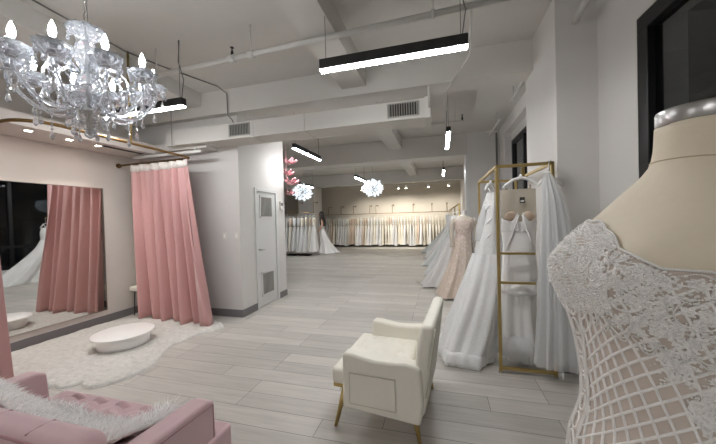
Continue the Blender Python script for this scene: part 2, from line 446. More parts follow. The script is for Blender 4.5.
pipe_thing('sprinkler_pipe', 'thin grey pipe between the duct and the far opening', 'pipe', [(-2.9, 5.55, 3.12), (.42, 5.45, 3.12)], .014, M['pipe'],
           hangers=[(-2.0, 5.52, 3.12), (-1.55, 5.51, 3.12), (.3, 5.45, 3.12)], heads=[(-2.55, 5.54, 3.12), (.40, 5.45, 3.12)])
pipe_thing('sprinkler_pipe', 'thin pipe under the ceiling past the far opening', 'pipe', [(-4.6, 9.1, 3.12), (.3, 9.0, 3.12)], .014, M['pipe'],
           hangers=[(-3.9, 9.09, 3.12), (-2.2, 9.06, 3.12), (-1.3, 9.04, 3.12)], heads=[(.28, 9.0, 3.12)])
pipe_thing('conduit', 'thin grey conduit bending down the beam behind the chandelier', 'conduit',
           [(-3.33, 1.0, 3.47), (-3.42, 2.6, 3.47), (-3.35, 3.0, 3.48), (-3.1, 3.7, 3.48), (-3.05, 3.83, 3.42), (-3.05, 3.84, 3.1), (-2.9, 3.74, 2.98), (-2.85, 3.72, 2.9)], .008, M['wire'])
pipe_thing('conduit', 'vertical white conduit hanging beside the near lamp', 'conduit', [(.28, 2.6, 3.2), (.32, 3.2, 3.1), (.1, 4.22, 3.15), (.08, 4.5, 3.06)], .009, M['pipe'])
pipe_thing('vent_stub', 'short white pipe under the ceiling above the far window', 'pipe', [(1.15, 4.55, 3.33), (1.15, 5.35, 3.33)], .022, M['pipe'], hangers=[(1.15, 5.2, 3.33)])
pipe_thing('vent_stub', 'second short white pipe by the far partition', 'pipe', [(1.12, 6.2, 3.28), (1.12, 7.3, 3.28)], .022, M['pipe'], hangers=[(1.12, 6.4, 3.28)])
pipe_thing('vent_stub', 'white pipe high on the near wall above the column', 'pipe', [(1.12, 1.9, 3.28), (1.2, 3.12, 3.2)], .026, M['pipe'], hangers=[(1.13, 2.0, 3.274)])
pipe_thing('conduit', 'vertical grey conduit at the end of the far window', 'conduit', [(1.3, 7.6, 0.0), (1.3, 7.6, 3.4)], .022, M['wire'])

def linear_lamp(label, x, y, alongx, z=2.77, ln=1.2):
    t = thing('linear_lamp', label, 'lamp', (x, y, z), 0 if alongx else PI / 2, 'long black hanging lamps')
    MB().span((-ln / 2, -.035, .012), (ln / 2, .035, .095)).build('housing', M['lampblack'], t, bevel=.004)
    MB().span((-ln / 2 + .003, -.027, .0), (ln / 2 - .003, .027, .013)).build('diffuser', M['glow'], t)
    for s in (-1, 1):
        MB().tube([(s * (ln / 2 - .05), 0, .09), (s * (ln / 2 - .05), 0, ZS - z)], .003, 6).build('suspension_wire', M['wire'], t)
    MB().tube([(ln / 2 - .04, .01, .09), (ln / 2 - .01, .015, .3), (ln / 2 - .06, 0, .5), (ln / 2 - .04, 0, ZS - z)], .005, 6).build('power_cord', M['wire'], t)
    return t
linear_lamp('long black hanging lamp lit along its underside, in front of the duct vent', -.37, 2.43, True)
linear_lamp('long black hanging lamp behind the crystal chandelier', -3.28, 2.67, True)
linear_lamp('black hanging lamp beyond the duct, above the service door', -2.5, 5.46, False)
linear_lamp('black hanging lamp near the far partition end', .15, 5.4, False)
linear_lamp('black hanging lamp past the far opening, beside the white globe chandelier', -2.55, 9.65, False)
linear_lamp('black hanging lamp past the far opening, nearest the right-hand jamb', .12, 9.4, False)
linear_lamp('small black hanging lamp by the far pillar', -4.95, 10.6, False)
linear_lamp('added unseen black hanging lamp behind the viewer, window side', -.37, -2.5, True)  # assumed lamp out of view, added to brighten the sides facing the camera
linear_lamp('added unseen black hanging lamp behind the viewer, mirror side', -3.38, -2.2, True)  # second assumed lamp out of view, added for the same light

def recessed(x, y):
    t = thing('recessed_light', {0: 'round recessed light nearest the camera in the soffit', 1: 'middle round recessed light in the soffit above the mirror', 2: 'round recessed light next to the black slot vent'}[recessed.n], 'light', (x, y, 2.6), 0, 'recessed soffit lights')
    recessed.n += 1
    MB().lathe([(.028, -.002), (.05, -.004), (.052, 0.0), (.028, .004)], (0, 0, 0), 20, cap0=False, cap1=False).build('trim_ring', M['whitelac'], t)
    MB().lathe([(.0, -.003), (.03, -.003)], (0, 0, 0), 20, cap0=False, cap1=False).build('lens', M['downlens'], t)
    l = bpy.data.lights.new('downlight', 'SPOT'); l.energy = 11.5 * SPOT; l.color = (1.0, .95, .89); l.spot_size = math.radians(95); l.spot_blend = .6; l.shadow_soft_size = .04
    lo = bpy.data.objects.new('downlight', l); COL.objects.link(lo); lo.parent = t; lo.location = (0, 0, -.012)
recessed.n = 0
M['downlens'] = mat('downlight_lens', (255, 250, 240), .5, emit=(255, 244, 228), estr=30)
for x, y in ((-4.53, 2.31), (-4.56, 2.72), (-4.57, 3.06)): recessed(x, y)
sv = thing('slot_vent', 'black slot vent in the soffit next to the recessed lights', 'vent', (-4.5, 3.36, 2.6))
MB().span((-.035, -.28, -.006), (.035, .28, .001)).build('vent_frame', M['black'], sv)
for s in (-.012, .012): MB().span((s - .004, -.27, -.009), (s + .004, .27, -.005)).build('slat', M['slot'], sv)

# track of spot lamps at the far end
def track():
    t = thing('track_light', 'white track with small spot lamps above the back rail of gowns', 'light', (-1.6, 13.9, 2.95))
    MB().span((-2.6, -.02, 0), (2.4, .02, .03)).build('track_rail', M['pipe'], t)
    for x in (-2.4, 2.2): MB().tube([(x, 0, .03), (x, 0, ZS - 2.95)], .006).build('hanger_rod', M['wire'], t)
    for x in (-2.0, -1.0, -.25, .1, 1.1, 2.0):
        h = MB().lathe([(.02, .08), (.045, .07), (.05, -.05), (.044, -.052)], (x, 0, -.08), 14).build('spot_head', M['whitelac'], t)
        MB().lathe([(0, -.053), (.043, -.053)], (x, 0, -.08), 14, cap0=False, cap1=False).build('lens', M['downlens'], h)
        l = bpy.data.lights.new('track_spot', 'SPOT'); l.energy = 48 * SPOT; l.color = (1.0, .95, .87); l.spot_size = math.radians(100); l.spot_blend = .8; l.shadow_soft_size = .05
        lo = bpy.data.objects.new('track_spot', l); COL.objects.link(lo); lo.parent = t; lo.location = (x, .0, -.15); lo.rotation_euler = (math.radians(38), 0, 0)
track()

# ---------------------------------------------------------------- mirror, rails, curtains
def mirror():
    t = thing('wall_mirror', 'large plain mirror leaning flat on the fitting room wall', 'mirror', (XL + .012, 2.0, .2))
    MB().span((-.01, -1.36, 0), (.006, 1.36, 1.85)).build('mirror_glass', M['mirror'], t)
    m = MB()
    m.span((-.011, -1.366, -.006), (.012, 1.366, .0)); m.span((-.011, -1.366, 1.85), (.012, 1.366, 1.856)); m.span((-.011, 1.36, 0), (.012, 1.366, 1.85)); m.span((-.011, -1.366, 0), (.012, -1.36, 1.85))
    m.build('mirror_edge', M['mframe'], t)
mirror()

RAILZ = 2.44
def arc(c, r, a0, a1, n=8): return [(c[0] + r * math.cos(a0 + (a1 - a0) * k / n), c[1] + r * math.sin(a0 + (a1 - a0) * k / n)) for k in range(n + 1)]
def curtain_rail():
    t = thing('curtain_rail', 'gold curtain rail looping round the fitting area below the ceiling', 'rail', (-3.5, 3.57, RAILZ))
    o = Vector((-3.5, 3.57, RAILZ))
    P = [(-4.965, 3.62), (-3.55, 3.575)] + arc((-3.57, 3.50), .075, PI / 2, 0, 5)[1:] + [(-3.46, 2.9)] + [(-3.43, 2.2)] + arc((-3.68, 1.98), .26, 0, -PI / 2, 7) + [(-4.3, 1.715), (-4.965, 1.70)]
    MB().tube([Vector((x, y, RAILZ)) - o for x, y in P], .016, 10).build('rail', M['brass'], t)
    for x, y in ((-3.45, 2.66),):
        MB().tube([Vector((x, y, RAILZ + .01)) - o, Vector((x, y, ZS if x > -3.55 else 3.3)) - o], .012, 8).build('ceiling_post', M['gold'], t)
    for y in (3.62, 1.70):
        b = MB(); b.tube([Vector((XL, y, RAILZ)) - o, Vector((XL + .02, y, RAILZ)) - o], .038, 14); b.build('wall_flange', M['brass'], t)
curtain_rail()
ct = thing('curtain_track', 'slim second rail under the beam behind the pink curtain', 'rail', (-4.0, 3.66, 2.55))
MB().span((-.7, -.02, -.02), (.62, .02, .02)).build('track', M['pipe'], ct)
for x in (-.5, .5): MB().tube([(x, 0, .02), (x, 0, .07)], .008).build('bracket', M['pipe'], ct)

def curtain(name, label, pts_top, pts_bot, ztop, zbot, nf, amp0, amp1, origin):
    """pleated cloth hung between plan curves"""
    t = thing(name, label, 'curtain', origin)
    o = Vector(origin)
    def along(P, s):
        L = [0]
        for i in range(1, len(P)): L.append(L[-1] + (Vector(P[i]) - Vector(P[i - 1])).length)
        d = s * L[-1]
        for i in range(1, len(P)):
            if d <= L[i] or i == len(P) - 1:
                a, b = Vector(P[i - 1]), Vector(P[i]); q = (d - L[i - 1]) / max(1e-6, L[i] - L[i - 1])
                tn = (b - a).normalized(); return a + (b - a) * q, Vector((tn.y, -tn.x))
    def fold(s, v):
        a = s * nf * 2 * PI
        w = .22 * math.sin(2.3 * PI * s + 1) + .15 * math.sin(5.1 * PI * s)
        return math.sin(a + w * 3) + .35 * math.sin(2 * a + 1.1 + 2 * w) * (1 - v) + .5 * v * math.sin(a * .47 + 2.0)
    def P(s, v, off=0):
        a, na = along(pts_top, s); b, nb = along(pts_bot, s)
        q = v ** 1.15
        p = a.lerp(b, q); n = na.lerp(nb, q).normalized()
        p = p + n * (fold(s, v) * lerp(amp0, amp1, v ** .8) + off)
        z = lerp(ztop, zbot, v) + (.012 * math.sin(s * 17) if v > .98 else 0)
        return Vector((p.x, p.y, z)) - o
    c = MB().grid(lambda s, v: P(s, v), 240, 26).build('curtain_panel', M['pinkcurt'], t, solid=.004, recalc=False)
    MB().grid(lambda s, v: P(s, -.0 + v * .045, .006), 240, 3).build('pleat_header', M['header'], t, solid=.003, recalc=False)
    n = 9
    for k in range(n):
        s = (k + .5) / n
        a = P(s, 0); b = along(pts_top, s)[0]
        MB().tube([Vector((b.x + .019 * math.cos(q), b.y, RAILZ + .019 * math.sin(q))) - o + Vector((0, 0, -.004)) for q in [2 * PI * i / 10 for i in range(10)]], .003, 6, closed=True).build('curtain_ring', M['brass'], t)
    return t
curtain('fitting_curtain', 'pink satin curtain hanging in the corner by the closet wall',
        [(-4.65, 3.605), (-3.95, 3.585), (-3.56, 3.57), (-3.50, 3.50)], [(-4.52, 3.60), (-4.0, 3.58), (-3.55, 3.52), (-3.28, 3.50), (-3.2, 3.58)],
        RAILZ - .02, .035, 6.5, .034, .08, (-3.9, 3.55, 0))
curtain('fitting_curtain', 'pink satin curtain gathered at the near end of the mirror',
        [(-4.55, 1.71), (-3.93, 1.715)], [(-4.55, 1.74), (-3.79, 1.73)], RAILZ - .02, .035, 7.5, .03, .045, (-4.2, 1.72, 0))

# small white bench in the corner
def bench():
    t = thing('corner_bench', 'small white bench on thin legs beside the mirror, half behind the curtain', 'bench', (-4.66, 3.78, 0))
    MB().span((-.27, -.10, .40), (.26, .17, .48)).build('seat', M['cream'], t, bevel=.02)
    for sx in (-.2, .2):
        for sy in (-.06, .13): MB().tube([(sx, sy, .40), (sx * 1.08, sy * 1.1, .0)], [.009, .007], 8).build('leg', M['lampblack'], t)
bench()

# ---------------------------------------------------------------- rug and round platform
def rug():
    out = [(-4.0, 1.72), (-4.4, 1.74), (-4.75, 1.85), (-4.93, 2.2), (-4.93, 2.8), (-4.92, 3.3), (-4.7, 3.55), (-4.2, 3.66), (-3.7, 3.70), (-3.3, 3.69), (-3.02, 3.58), (-2.96, 3.45),
           (-3.08, 3.26), (-3.16, 3.1), (-3.14, 2.98), (-3.19, 2.83), (-3.10, 2.66), (-2.98, 2.5), (-2.93, 2.3), (-2.95, 2.12), (-3.06, 1.96), (-3.22, 1.95), (-3.30, 1.99), (-3.36, 1.88), (-3.55, 1.86), (-3.66, 1.90), (-3.72, 1.76)]
    c = Vector((-3.95, 2.75)); n = len(out); N = 320
    def edge(s):
        i = int(s * n) % n; q = s * n - int(s * n)
        p0, p1, p2, p3 = [Vector(out[(i + k - 1) % n]) for k in range(4)]
        return .5 * ((2 * p1) + (p2 - p0) * q + (2 * p0 - 5 * p1 + 4 * p2 - p3) * q * q + (3 * p1 - p0 - 3 * p2 + p3) * q ** 3)
    E_ = []
    for k in range(N):
        p = edge(k / N); wv = .06 * noise.noise((p.x * 4.5, p.y * 4.5, 3)) + .02 * noise.noise((p.x * 14, p.y * 14, 8))
        q_ = p + (p - c).normalized() * wv * (1 if p.x > -4.7 else .2); E_.append(Vector((max(q_.x, -4.95), q_.y)))
    def P(u, v):
        e = E_[int(round(u * N)) % N]
        if v > .97: r, base = 1.0, .004
        else: r, base = v / .97 * .995, .034
        p = c + (e - c) * r
        f = noise.noise((p.x * 9, p.y * 9, 1)) * .5 + noise.noise((p.x * 26, p.y * 26, 5)) * .6 + noise.noise((p.x * 60, p.y * 60, 9)) * .3
        z = base + (.012 * f if v < .97 else 0)
        if v > .9: z -= (min(v, .97) - .9) / .07 * .012
        return Vector((p.x, p.y, max(.003, z)))
    o = MB().grid(P, N, 64, cu=True).build('fur_rug', M['rug'])
    tag(o, 'large white faux fur rug with wavy edges in front of the mirror', 'rug')
rug()
def platform():
    t = thing('round_platform', 'low round white fitting platform standing on the fur rug', 'platform', (-3.78, 2.74, .036))
    MB().lathe([(.31, .128), (.318, .132), (.318, .146), (.31, .15), (.0, .151)], n=56, cap1=False, cap0=True).build('top', M['whitelac'], t)
    MB().lathe([(.265, 0), (.262, .03), (.268, .09), (.285, .128)], n=56).build('base', M['whitelac'], t)
platform()

# ---------------------------------------------------------------- cream armchair
def tufted(m, x0, x1, y0, y1, z, nx, ny, amp, crown, res=36):
    def P(u, v):
        x, y = lerp(x0, x1, u), lerp(y0, y1, v)
        e = min(u, 1 - u, v, 1 - v)
        h = crown * smooth01(e / .12)
        d = 0
        for i in range(nx):
            for j in range(ny):
                cx = x0 + (x1 - x0) * (i + .5 + (.25 if j % 2 else -.25) * 0) / nx; cy = y0 + (y1 - y0) * (j + .5) / ny
                r2 = ((x - cx) / .035) ** 2 + ((y - cy) / .035) ** 2
                d = max(d, math.exp(-r2 * .5))
        fu = abs(math.sin(PI * (u * nx - .5))) if nx > 0 else 1
        fv = abs(math.sin(PI * (v * ny - .5))) if ny > 0 else 1
        return Vector((x, y, z + h - amp * d - amp * .35 * (1 - min(fu, fv)) ** 3 * smooth01(e / .1)))
    m.grid(P, res, res)
def armchair():
    rz = math.radians(-5)
    t = thing('armchair', 'cream tufted armchair with gold legs on the plank floor', 'chair', (-.39, 2.325, 0), rz)
    W2 = .395
    MB().span((-.30, -W2 + .09, .20), (.29, W2 - .09, .35)).build('seat_frame', M['cream'], t, bevel=.015)
    MB().span((-.365, -W2 + .07, .275), (-.28, W2 - .07, .305)).build('gold_trim', M['gold'], t, bevel=.004)
    m = MB(); m.span((-.37, -W2 + .045, .305), (.16, W2 - .045, .425))
    s = m.build('seat_cushion', M['cream'], t, bevel=.03, seg=4)
    q = MB(); tufted(q, -.345, .15, -W2 + .075, W2 - .075, .418, 3, 3, .022, .024)
    q.build('tufted_top', M['cream'], s)
    prof = [(-.265, .18), (.275, .155), (.295, .30), (.285, .53), (.19, .55), (.08, .54), (-.02, .538), (-.10, .548), (-.18, .562), (-.235, .565), (-.262, .552)]
    for sgn in (-1, 1):
        a, b = (W2 - .10, W2) if sgn > 0 else (-W2, -W2 + .10)
        arm = MB().prism(prof, 'y', a, b).build('arm', M['cream'], t, bevel=.022, seg=4)
        y = sgn * (W2 + .001)
        pk = MB(); pk.span((-.205, min(y, y + sgn * .006), .225), (.115, max(y, y + sgn * .006), .435))
        p = pk.build('side_pocket', M['cream'], arm, bevel=.003)
        st = MB()
        y2 = y + sgn * .006
        st.tube([(-.205, y2, .225), (.115, y2, .225), (.115, y2, .435), (-.205, y2, .435)], .0035, 6, closed=True)
        st.build('pocket_seam', M['creamseam'], arm)
    # back: inclined slab
    def slab(z, x, th, w): return [Vector((x + dx, dy, z)) for dx, dy in ((-th / 2, -w), (th / 2, -w), (th / 2, w), (-th / 2, w))]
    m = MB(); m.loft([slab(.19, .255, .08, W2 - .04), slab(.50, .285, .10, W2 - .02), slab(.70, .312, .10, W2 - .015), slab(.805, .333, .085, W2 - .02)], smooth=False)
    bk = m.build('backrest', M['cream'], t, bevel=.03, seg=4)
    for k in range(4):
        y = -.2 + k * .133
        MB().tube([(.234, y, .46), (.265, y, .70), (.291, y, .80)], .004, 6).build('channel_seam', M['creamseam'], bk)
    pp = MB(); pp.tube([(.31, -W2 + .02, .34), (.338, -W2 + .012, .52), (.363, -W2 + .012, .70), (.377, -W2 + .022, .79)], .0045, 6); pp.build('piping', M['creamseam'], bk)
    for sx, sy in ((-.27, -.33), (-.27, .33), (.225, -.33), (.225, .33)):
        MB().tube([(sx, sy, .21 if sx > 0 else .285), (sx + (.035 if sx > 0 else -.075), sy * 1.04, .0)], [.022, .012], 12).build('leg', M['gold'], t)
armchair()

# ---------------------------------------------------------------- pink loveseat and fur throw
def loveseat():
    t = thing('loveseat', 'pink velvet loveseat with its back to the viewer', 'sofa', (-1.79, .98, 0))
    # local: x right, y forward (away from the viewer); x from -.62 to .62
    MB().span((-.65, -.30, .14), (.65, .36, .30)).build('seat_frame', M['velvet'], t, bevel=.02)
    s = MB().span((-.555, -.10, .30), (.555, .36, .455)).build('seat_cushion', M['velvet'], t, bevel=.035, seg=4)
    q = MB(); tufted(q, -.54, .54, -.09, .345, .442, 6, 3, .055, .045, 72)
    q.build('tufted_top', M['velvet'], s)
    MB().span((.555, .1, .28), (.685, .37, .42)).build('seat_corner', M['velvet'], t, bevel=.02)
    for sg in (-1, 1):
        prof = [(-.30, .16), (.26, .16), (.275, .40), (.262, .60), (.22, .615), (-.10, .63), (-.30, .64)]
        a, b = (.56, .67) if sg > 0 else (-.67, -.56)
        arm = MB().prism(prof, 'x', a, b).build('arm', M['velvet'], t, bevel=.016, seg=4)
        sm = MB(); x = sg * .56
        sm.tube([(sg * .669, .25, .18), (sg * .669, .25, .585), (sg * .667, -.25, .61)], .004, 6); sm.build('arm_seam', M['velvetseam'], arm)
    def slab(z, y, th, w, e=0): return [Vector((dx, y + dy, z)) for dx, dy in ((-w, -th / 2), (w, -th / 2), (w, th / 2), (-w, th / 2))]
    m = MB(); m.loft([slab(.15, -.21, .12, .535), slab(.50, -.205, .14, .54), slab(.67, -.205, .15, .54), slab(.722, -.205, .13, .525)], smooth=False)
    bk = m.build('backrest', M['velvet'], t, bevel=.045, seg=5)
    MB().tube([(-.53, -.274, .30), (-.53, -.28, .66), (-.50, -.268, .702), (0, -.264, .708), (.50, -.268, .702), (.53, -.28, .66), (.53, -.274, .30)], .006, 6).build('piping', M['velvetseam'], bk)
    for k in range(3):
        x = -.27 + .27 * k
        MB().tube([(x, -.139, .69), (x, -.16, .717), (x, -.205, .7215), (x, -.25, .717)], .003, 6).build('channel_seam', M['velvetseam'], bk)
    for sx in (-.58, .58):
        for sy in (-.28, .33):
            MB().tube([(sx, sy, .15), (sx * 1.05, sy * 1.06, 0)], [.022, .012], 10).build('leg', M['gold'], t)
    for sx in (-1, 1): MB().span((sx * .62 - .055, .31, .135), (sx * .62 + .055, .375, .165)).build('corner_plate', M['gold'], t, bevel=.004)
loveseat()

def throw():
    t = thing('fur_throw', 'long-haired white fur throw draped along the loveseat seat', 'throw', (-1.79, .98, .46))
    r = random.Random(3)
    # backing: strip along x, rising on the backrest and curling over at its right end
    def P(u, v):
        x = lerp(-.52, .51, u)
        if u > .8: x = lerp(-.52, .51, u) + .02 * (u - .8)
        y = lerp(-.11, .16 + .03 * math.sin(u * 9), v)
        z = lerp(.265 - .16 * smooth01((u - .2) / .45), .025, smooth01(v * 1.2)) + .015 * math.sin(u * 11 + v * 3)
        if u > .8: z += (u - .8) * .42
        return Vector((x, y, z))
    MB().grid(P, 40, 10).build('hide_backing', M['hide'], t, solid=.012)
    m = MB(); bm = m.bm
    def blade(p, d, L, w):
        d = d.normalized(); side = d.cross(Vector((r.uniform(-1, 1), r.uniform(-1, 1), r.uniform(-1, 1)))).normalized() * w
        p1 = p + d * L * .5 + Vector((0, 0, -.08 * L)); p2 = p + d * L + Vector((0, 0, -.35 * L))
        a, b, c, e, f = [bm.verts.new(q) for q in (p - side, p + side, p1 + side * .6, p1 - side * .6, p2)]
        bm.faces.new((a, b, c, e)); bm.faces.new((e, c, f))
    for k in range(6500):
        u, v = r.random(), r.random() ** .8
        p = P(u, v); pu = P(min(1, u + .01), v) - P(max(0, u - .01), v); pv = P(u, min(1, v + .02)) - P(u, max(0, v - .02))
        n = pu.cross(pv).normalized()
        d = n * .5 + Vector((r.uniform(-.8, .8) + (.5 if u > .85 else 0) - (.3 if u < .1 else 0), r.uniform(-.1, .9), r.uniform(-.1, .5)))
        blade(p + n * .004, d, r.uniform(.05, .095) * (1.35 if u > .85 else .85), r.uniform(.0018, .0035))
    o = m.build('long_fur', M['fur'], t, recalc=False); o['kind'] = 'stuff'
throw()

# ---------------------------------------------------------------- chandeliers
def crystal_chandelier():
    C0 = Vector((-1.97, 1.28, -.05))
    t = thing('crystal_chandelier', 'large crystal chandelier with candle bulbs hanging over the loveseat', 'chandelier', C0)
    t.scale = (.92, .92, 1)
    # chain
    for k in range(14):
        z = 2.70 + k * .06
        ax = k % 2
        MB().tube([Vector(((.011 * math.cos(q)) * (1 - ax), (.011 * math.cos(q)) * ax, z + .034 * math.sin(q))) for q in [2 * PI * i / 12 for i in range(12)]], .0032, 6, closed=True).build('chain_link', M['chrome'], t)
    MB().lathe([(.06, 3.55), (.06, 3.535), (.03, 3.51), (.01, 3.50)], n=20).build('ceiling_rose', M['chrome'], t)
    MB().lathe([(.008, 2.08), (.008, 2.70)], n=8).build('stem', M['chrome'], t)
    MB().lathe([(.02, 2.62), (.045, 2.635), (.085, 2.665), (.10, 2.69), (.088, 2.692), (.05, 2.655), (.012, 2.64)], n=36, flute=12, famp=.06).build('top_bowl', M['crystal'], t)
    MB().lathe([(.015, 2.44), (.035, 2.455), (.058, 2.50), (.066, 2.545), (.058, 2.585), (.035, 2.615), (.015, 2.625)], n=32, flute=16, famp=.05).build('fluted_vase', M['crystal'], t)
    MB().lathe([(.015, 2.33), (.05, 2.345), (.066, 2.37), (.055, 2.40), (.03, 2.42), (.02, 2.44)], n=28, flute=14, famp=.05).build('glass_body', M['crystal'], t)
    MB().lathe([(.02, 2.24), (.055, 2.25), (.085, 2.285), (.09, 2.30), (.06, 2.32), (.02, 2.335)], n=28, flute=10, famp=.06).build('receiver_bowl', M['crystal'], t)
    MB().lathe([(.012, 2.20), (.045, 2.205), (.05, 2.215), (.02, 2.24)], n=20).build('receiver_plate', M['chrome'], t)
    MB().lathe([(.002, 2.055), (.024, 2.07), (.028, 2.085), (.022, 2.10), (.006, 2.115), (.004, 2.20)], n=16, flute=8, famp=.08).build('finial_ball', M['crystal'], t)
    def strand(top, n, drop, bead=.0075):
        """a strand of beads ending in a faceted drop, one lathed body"""
        x, y, z = top; prof = []; zz = 0
        for k in range(n):
            prof += [(.0012, zz), (bead, zz - bead), (bead, zz - bead * 1.3), (.0012, zz - bead * 2.3)]; zz -= bead * 2.6
        prof += [(.001, zz), (drop * .35, zz - drop * .6), (drop * .62, zz - drop * 1.6), (drop * .5, zz - drop * 2.1), (.001, zz - drop * 2.6)]
        return MB().lathe([(r_, z_) for r_, z_ in prof[::-1]], (x, y, z), 6, smooth=False)
    proto = None
    NA = 10
    for k in range(NA):
        a = math.radians(16 + 360 / NA * k); R = .345
        ca, sa = math.cos(a), math.sin(a)
        def Q(r, z): return Vector((r * ca, r * sa, z))
        keys = [(.0, .05, 2.27), (.25, .14, 2.20), (.5, .24, 2.21), (.75, .32, 2.29), (.9, .35, 2.34), (1, .345, 2.38)]
        pts = [Q(*cat_interp(keys, s / 18)) for s in range(19)]
        # twisted glass arm: rope-like radius
        arm = MB().tube(pts, [.0105 + .0018 * math.sin(i * 2.1) for i in range(19)], 8).build('arm', M['crystal'], t)
        c = Q(R, 0)
        MB().lathe([(.012, 2.375), (.045, 2.38), (.068, 2.402), (.078, 2.434), (.071, 2.436), (.05, 2.405), (.012, 2.40)], c, 30, flute=10, famp=.09).build('drip_pan', M['crystal'], arm)
        MB().lathe([(.014, 2.37), (.02, 2.38), (.014, 2.39)], c, 14).build('cup', M['chrome'], arm)
        MB().lathe([(.0125, 2.405), (.0125, 2.465), (.0, 2.467)], c, 12).build('candle_sleeve', M['candle'], arm)
        MB().lathe([(.009, 2.467), (.0145, 2.478), (.0165, 2.493), (.014, 2.515), (.007, 2.535), (.001, 2.548)], c, 12).build('bulb', M['bulb'], arm)
        for j in range(9):
            b = 2 * PI * j / 9 + a
            strand((c.x + .068 * math.cos(b), c.y + .068 * math.sin(b), 2.42), 1 + (j % 2) * 2, .017).build('crystal_drop', M['crystal'], arm)
        strand(tuple(Q(R, 2.335)), 4, .022).build('crystal_pendant', M['crystal'], arm)
        strand(tuple(Q(.24, 2.205)), 3 + k % 3, .02).build('crystal_pendant', M['crystal'], arm)
        # short upper curl
        keys2 = [(.0, .045, 2.43), (.3, .12, 2.48), (.6, .19, 2.44), (.8, .20, 2.38), (1, .17, 2.37)]
        curl = MB().tube([Q(*cat_interp(keys2, s / 12)).xyz for s in range(13)], .007, 8).build('scroll', M['crystal'], t)
        strand(tuple(Q(.195, 2.375)), 4, .018).build('crystal_pendant', M['crystal'], curl)
        strand(tuple(Q(.09, 2.285)), 6 + (k % 2) * 3, .02).build('crystal_pendant', M['crystal'], t)
        # draped bead swag to the next arm
        a2 = math.radians(16 + 360 / NA * (k + 1))
        p, q = Q(R - .06, 2.36), Vector(((R - .06) * math.cos(a2), (R - .06) * math.sin(a2), 2.36))
        sw = []
        for s in range(31):
            u = s / 30; v = p.lerp(q, u); v.z -= .14 * 4 * u * (1 - u) * .6; sw.append(v)
        MB().tube(sw, [.0022 if s % 2 else .0075 for s in range(31)], 6).build('bead_swag', M['crystal'], t)
    # top crystals
    for j in range(8):
        b = 2 * PI * j / 8
        strand((.09 * math.cos(b), .09 * math.sin(b), 2.685), 2, .015).build('crystal_drop', M['crystal'], t)
crystal_chandelier()

def globe_chandelier(label, loc):
    t = thing('globe_chandelier', label, 'chandelier', loc, 0, 'white petal globe chandeliers')
    r = random.Random(int(loc[0] * 100))
    MB().tube([(0, 0, 0), (0, 0, ZS - loc[2])], .006, 6).build('suspension_rod', M['chrome'], t)
    MB().ball((0, 0, 0), .07, 8).build('core', M['chrome'], t)
    for k in range(90):
        z = 1 - 2 * (k + .5) / 90; a = k * 2.39996; q = math.sqrt(1 - z * z)
        d = Vector((q * math.cos(a), q * math.sin(a), z * .72)); L = r.uniform(.26, .38)
        s = d.normalized().orthogonal().normalized(); u = d.normalized().cross(s)
        c = d * L
        bl = MB()
        rings = []
        for w, f in ((.004, 0), (.030, .35), (.042, .65), (.03, .92), (.004, 1)):
            cc = d * (L * .72) + d.normalized() * (f * .12)
            rings.append([cc + s * (w * math.cos(i * PI / 3)) + u * (w * .35 * math.sin(i * PI / 3)) for i in range(6)])
        bl.loft(rings)
        bl.tube([d * .05, d * (L * .73)], .002, 4)
        bl.build('petal_lamp', M['petal'], t)
globe_chandelier('white petal globe chandelier over the middle of the far gown room', (-2.09, 9.5, 2.46))
globe_chandelier('white petal globe chandelier by the closet corner and the pink blossoms', (-4.6, 9.5, 2.44))

# pink silk blossoms on the closet corner
def blossom(loc, s, lab, seed):
    t = thing('silk_blossom', lab, 'flower', loc, 0, 'pink silk blossoms')
    r = random.Random(seed)
    for k in range(9):
        a = k * 2.4; el = .1 + .1 * k
        d = Vector((math.cos(a) * math.cos(el), math.sin(a) * math.cos(el), math.sin(el) * .8))
        sd = Vector((-math.sin(a), math.cos(a), 0)); up = d.cross(sd)
        def P(u, v):
            w = math.sin(PI * min(1, v * .9 + .08)) ** .7 * .6
            return d * (v * s) + sd * ((u - .5) * w * s) + up * (s * .25 * v * v + s * .12 * math.cos((u - .5) * 3))
        MB().grid(P, 6, 6).build('petal', M['flower'], t, solid=.002)
    MB().ball((0, 0, s * .1), s * .16, 6).build('flower_centre', M['header'], t)
for i, (x, y, z, s) in enumerate(((-2.92, 5.46, 2.62, .18), (-2.95, 5.46, 2.40, .15), (-2.88, 5.45, 2.20, .19), (-2.92, 5.45, 2.0, .13))):
    blossom((x, y, z), s, ['pink silk blossom at the top of the closet corner', 'pink silk blossom second from the top of the closet corner', 'pale pink silk blossom third from the top of the closet corner', 'lowest pink silk blossom on the closet corner'][i], i)
st = tag(MB().tube([(-2.97, 5.39, 1.95), (-2.95, 5.42, 2.2), (-2.97, 5.4, 2.45), (-2.95, 5.42, 2.7), (-2.97, 5.38, 3.0)], .008, 6).build('flower_vine', M['velvetseam']), 'thin vine carrying the pink silk blossoms on the closet corner', 'vine')

# switches and thermostat
def plate(label, x):
    t = thing('light_switch', label, 'switch', (x, 3.98, 1.27), 0, 'light switches on the closet wall')
    MB().span((-.036, -.007, -.058), (.036, -.0005, .058)).build('cover_plate', M['plate'], t, bevel=.003)
    MB().span((-.015, -.012, -.03), (.015, -.006, .03)).build('rocker', M['whitelac'], t, bevel=.002)
plate('light switch on the closet wall, nearer the pink curtain', -3.29)
plate('light switch on the closet wall, nearer the corner', -3.07)
th = thing('thermostat', 'small thermostat on the closet wall beside the service door', 'thermostat', (-3.0, 5.22, 1.78))
MB().span((0.0005, -.055, -.08), (.028, .055, .08)).build('casing', M['plate'], th, bevel=.008)
MB().span((.027, -.035, -.005), (.031, .035, .05)).build('screen', M['screen'], th)

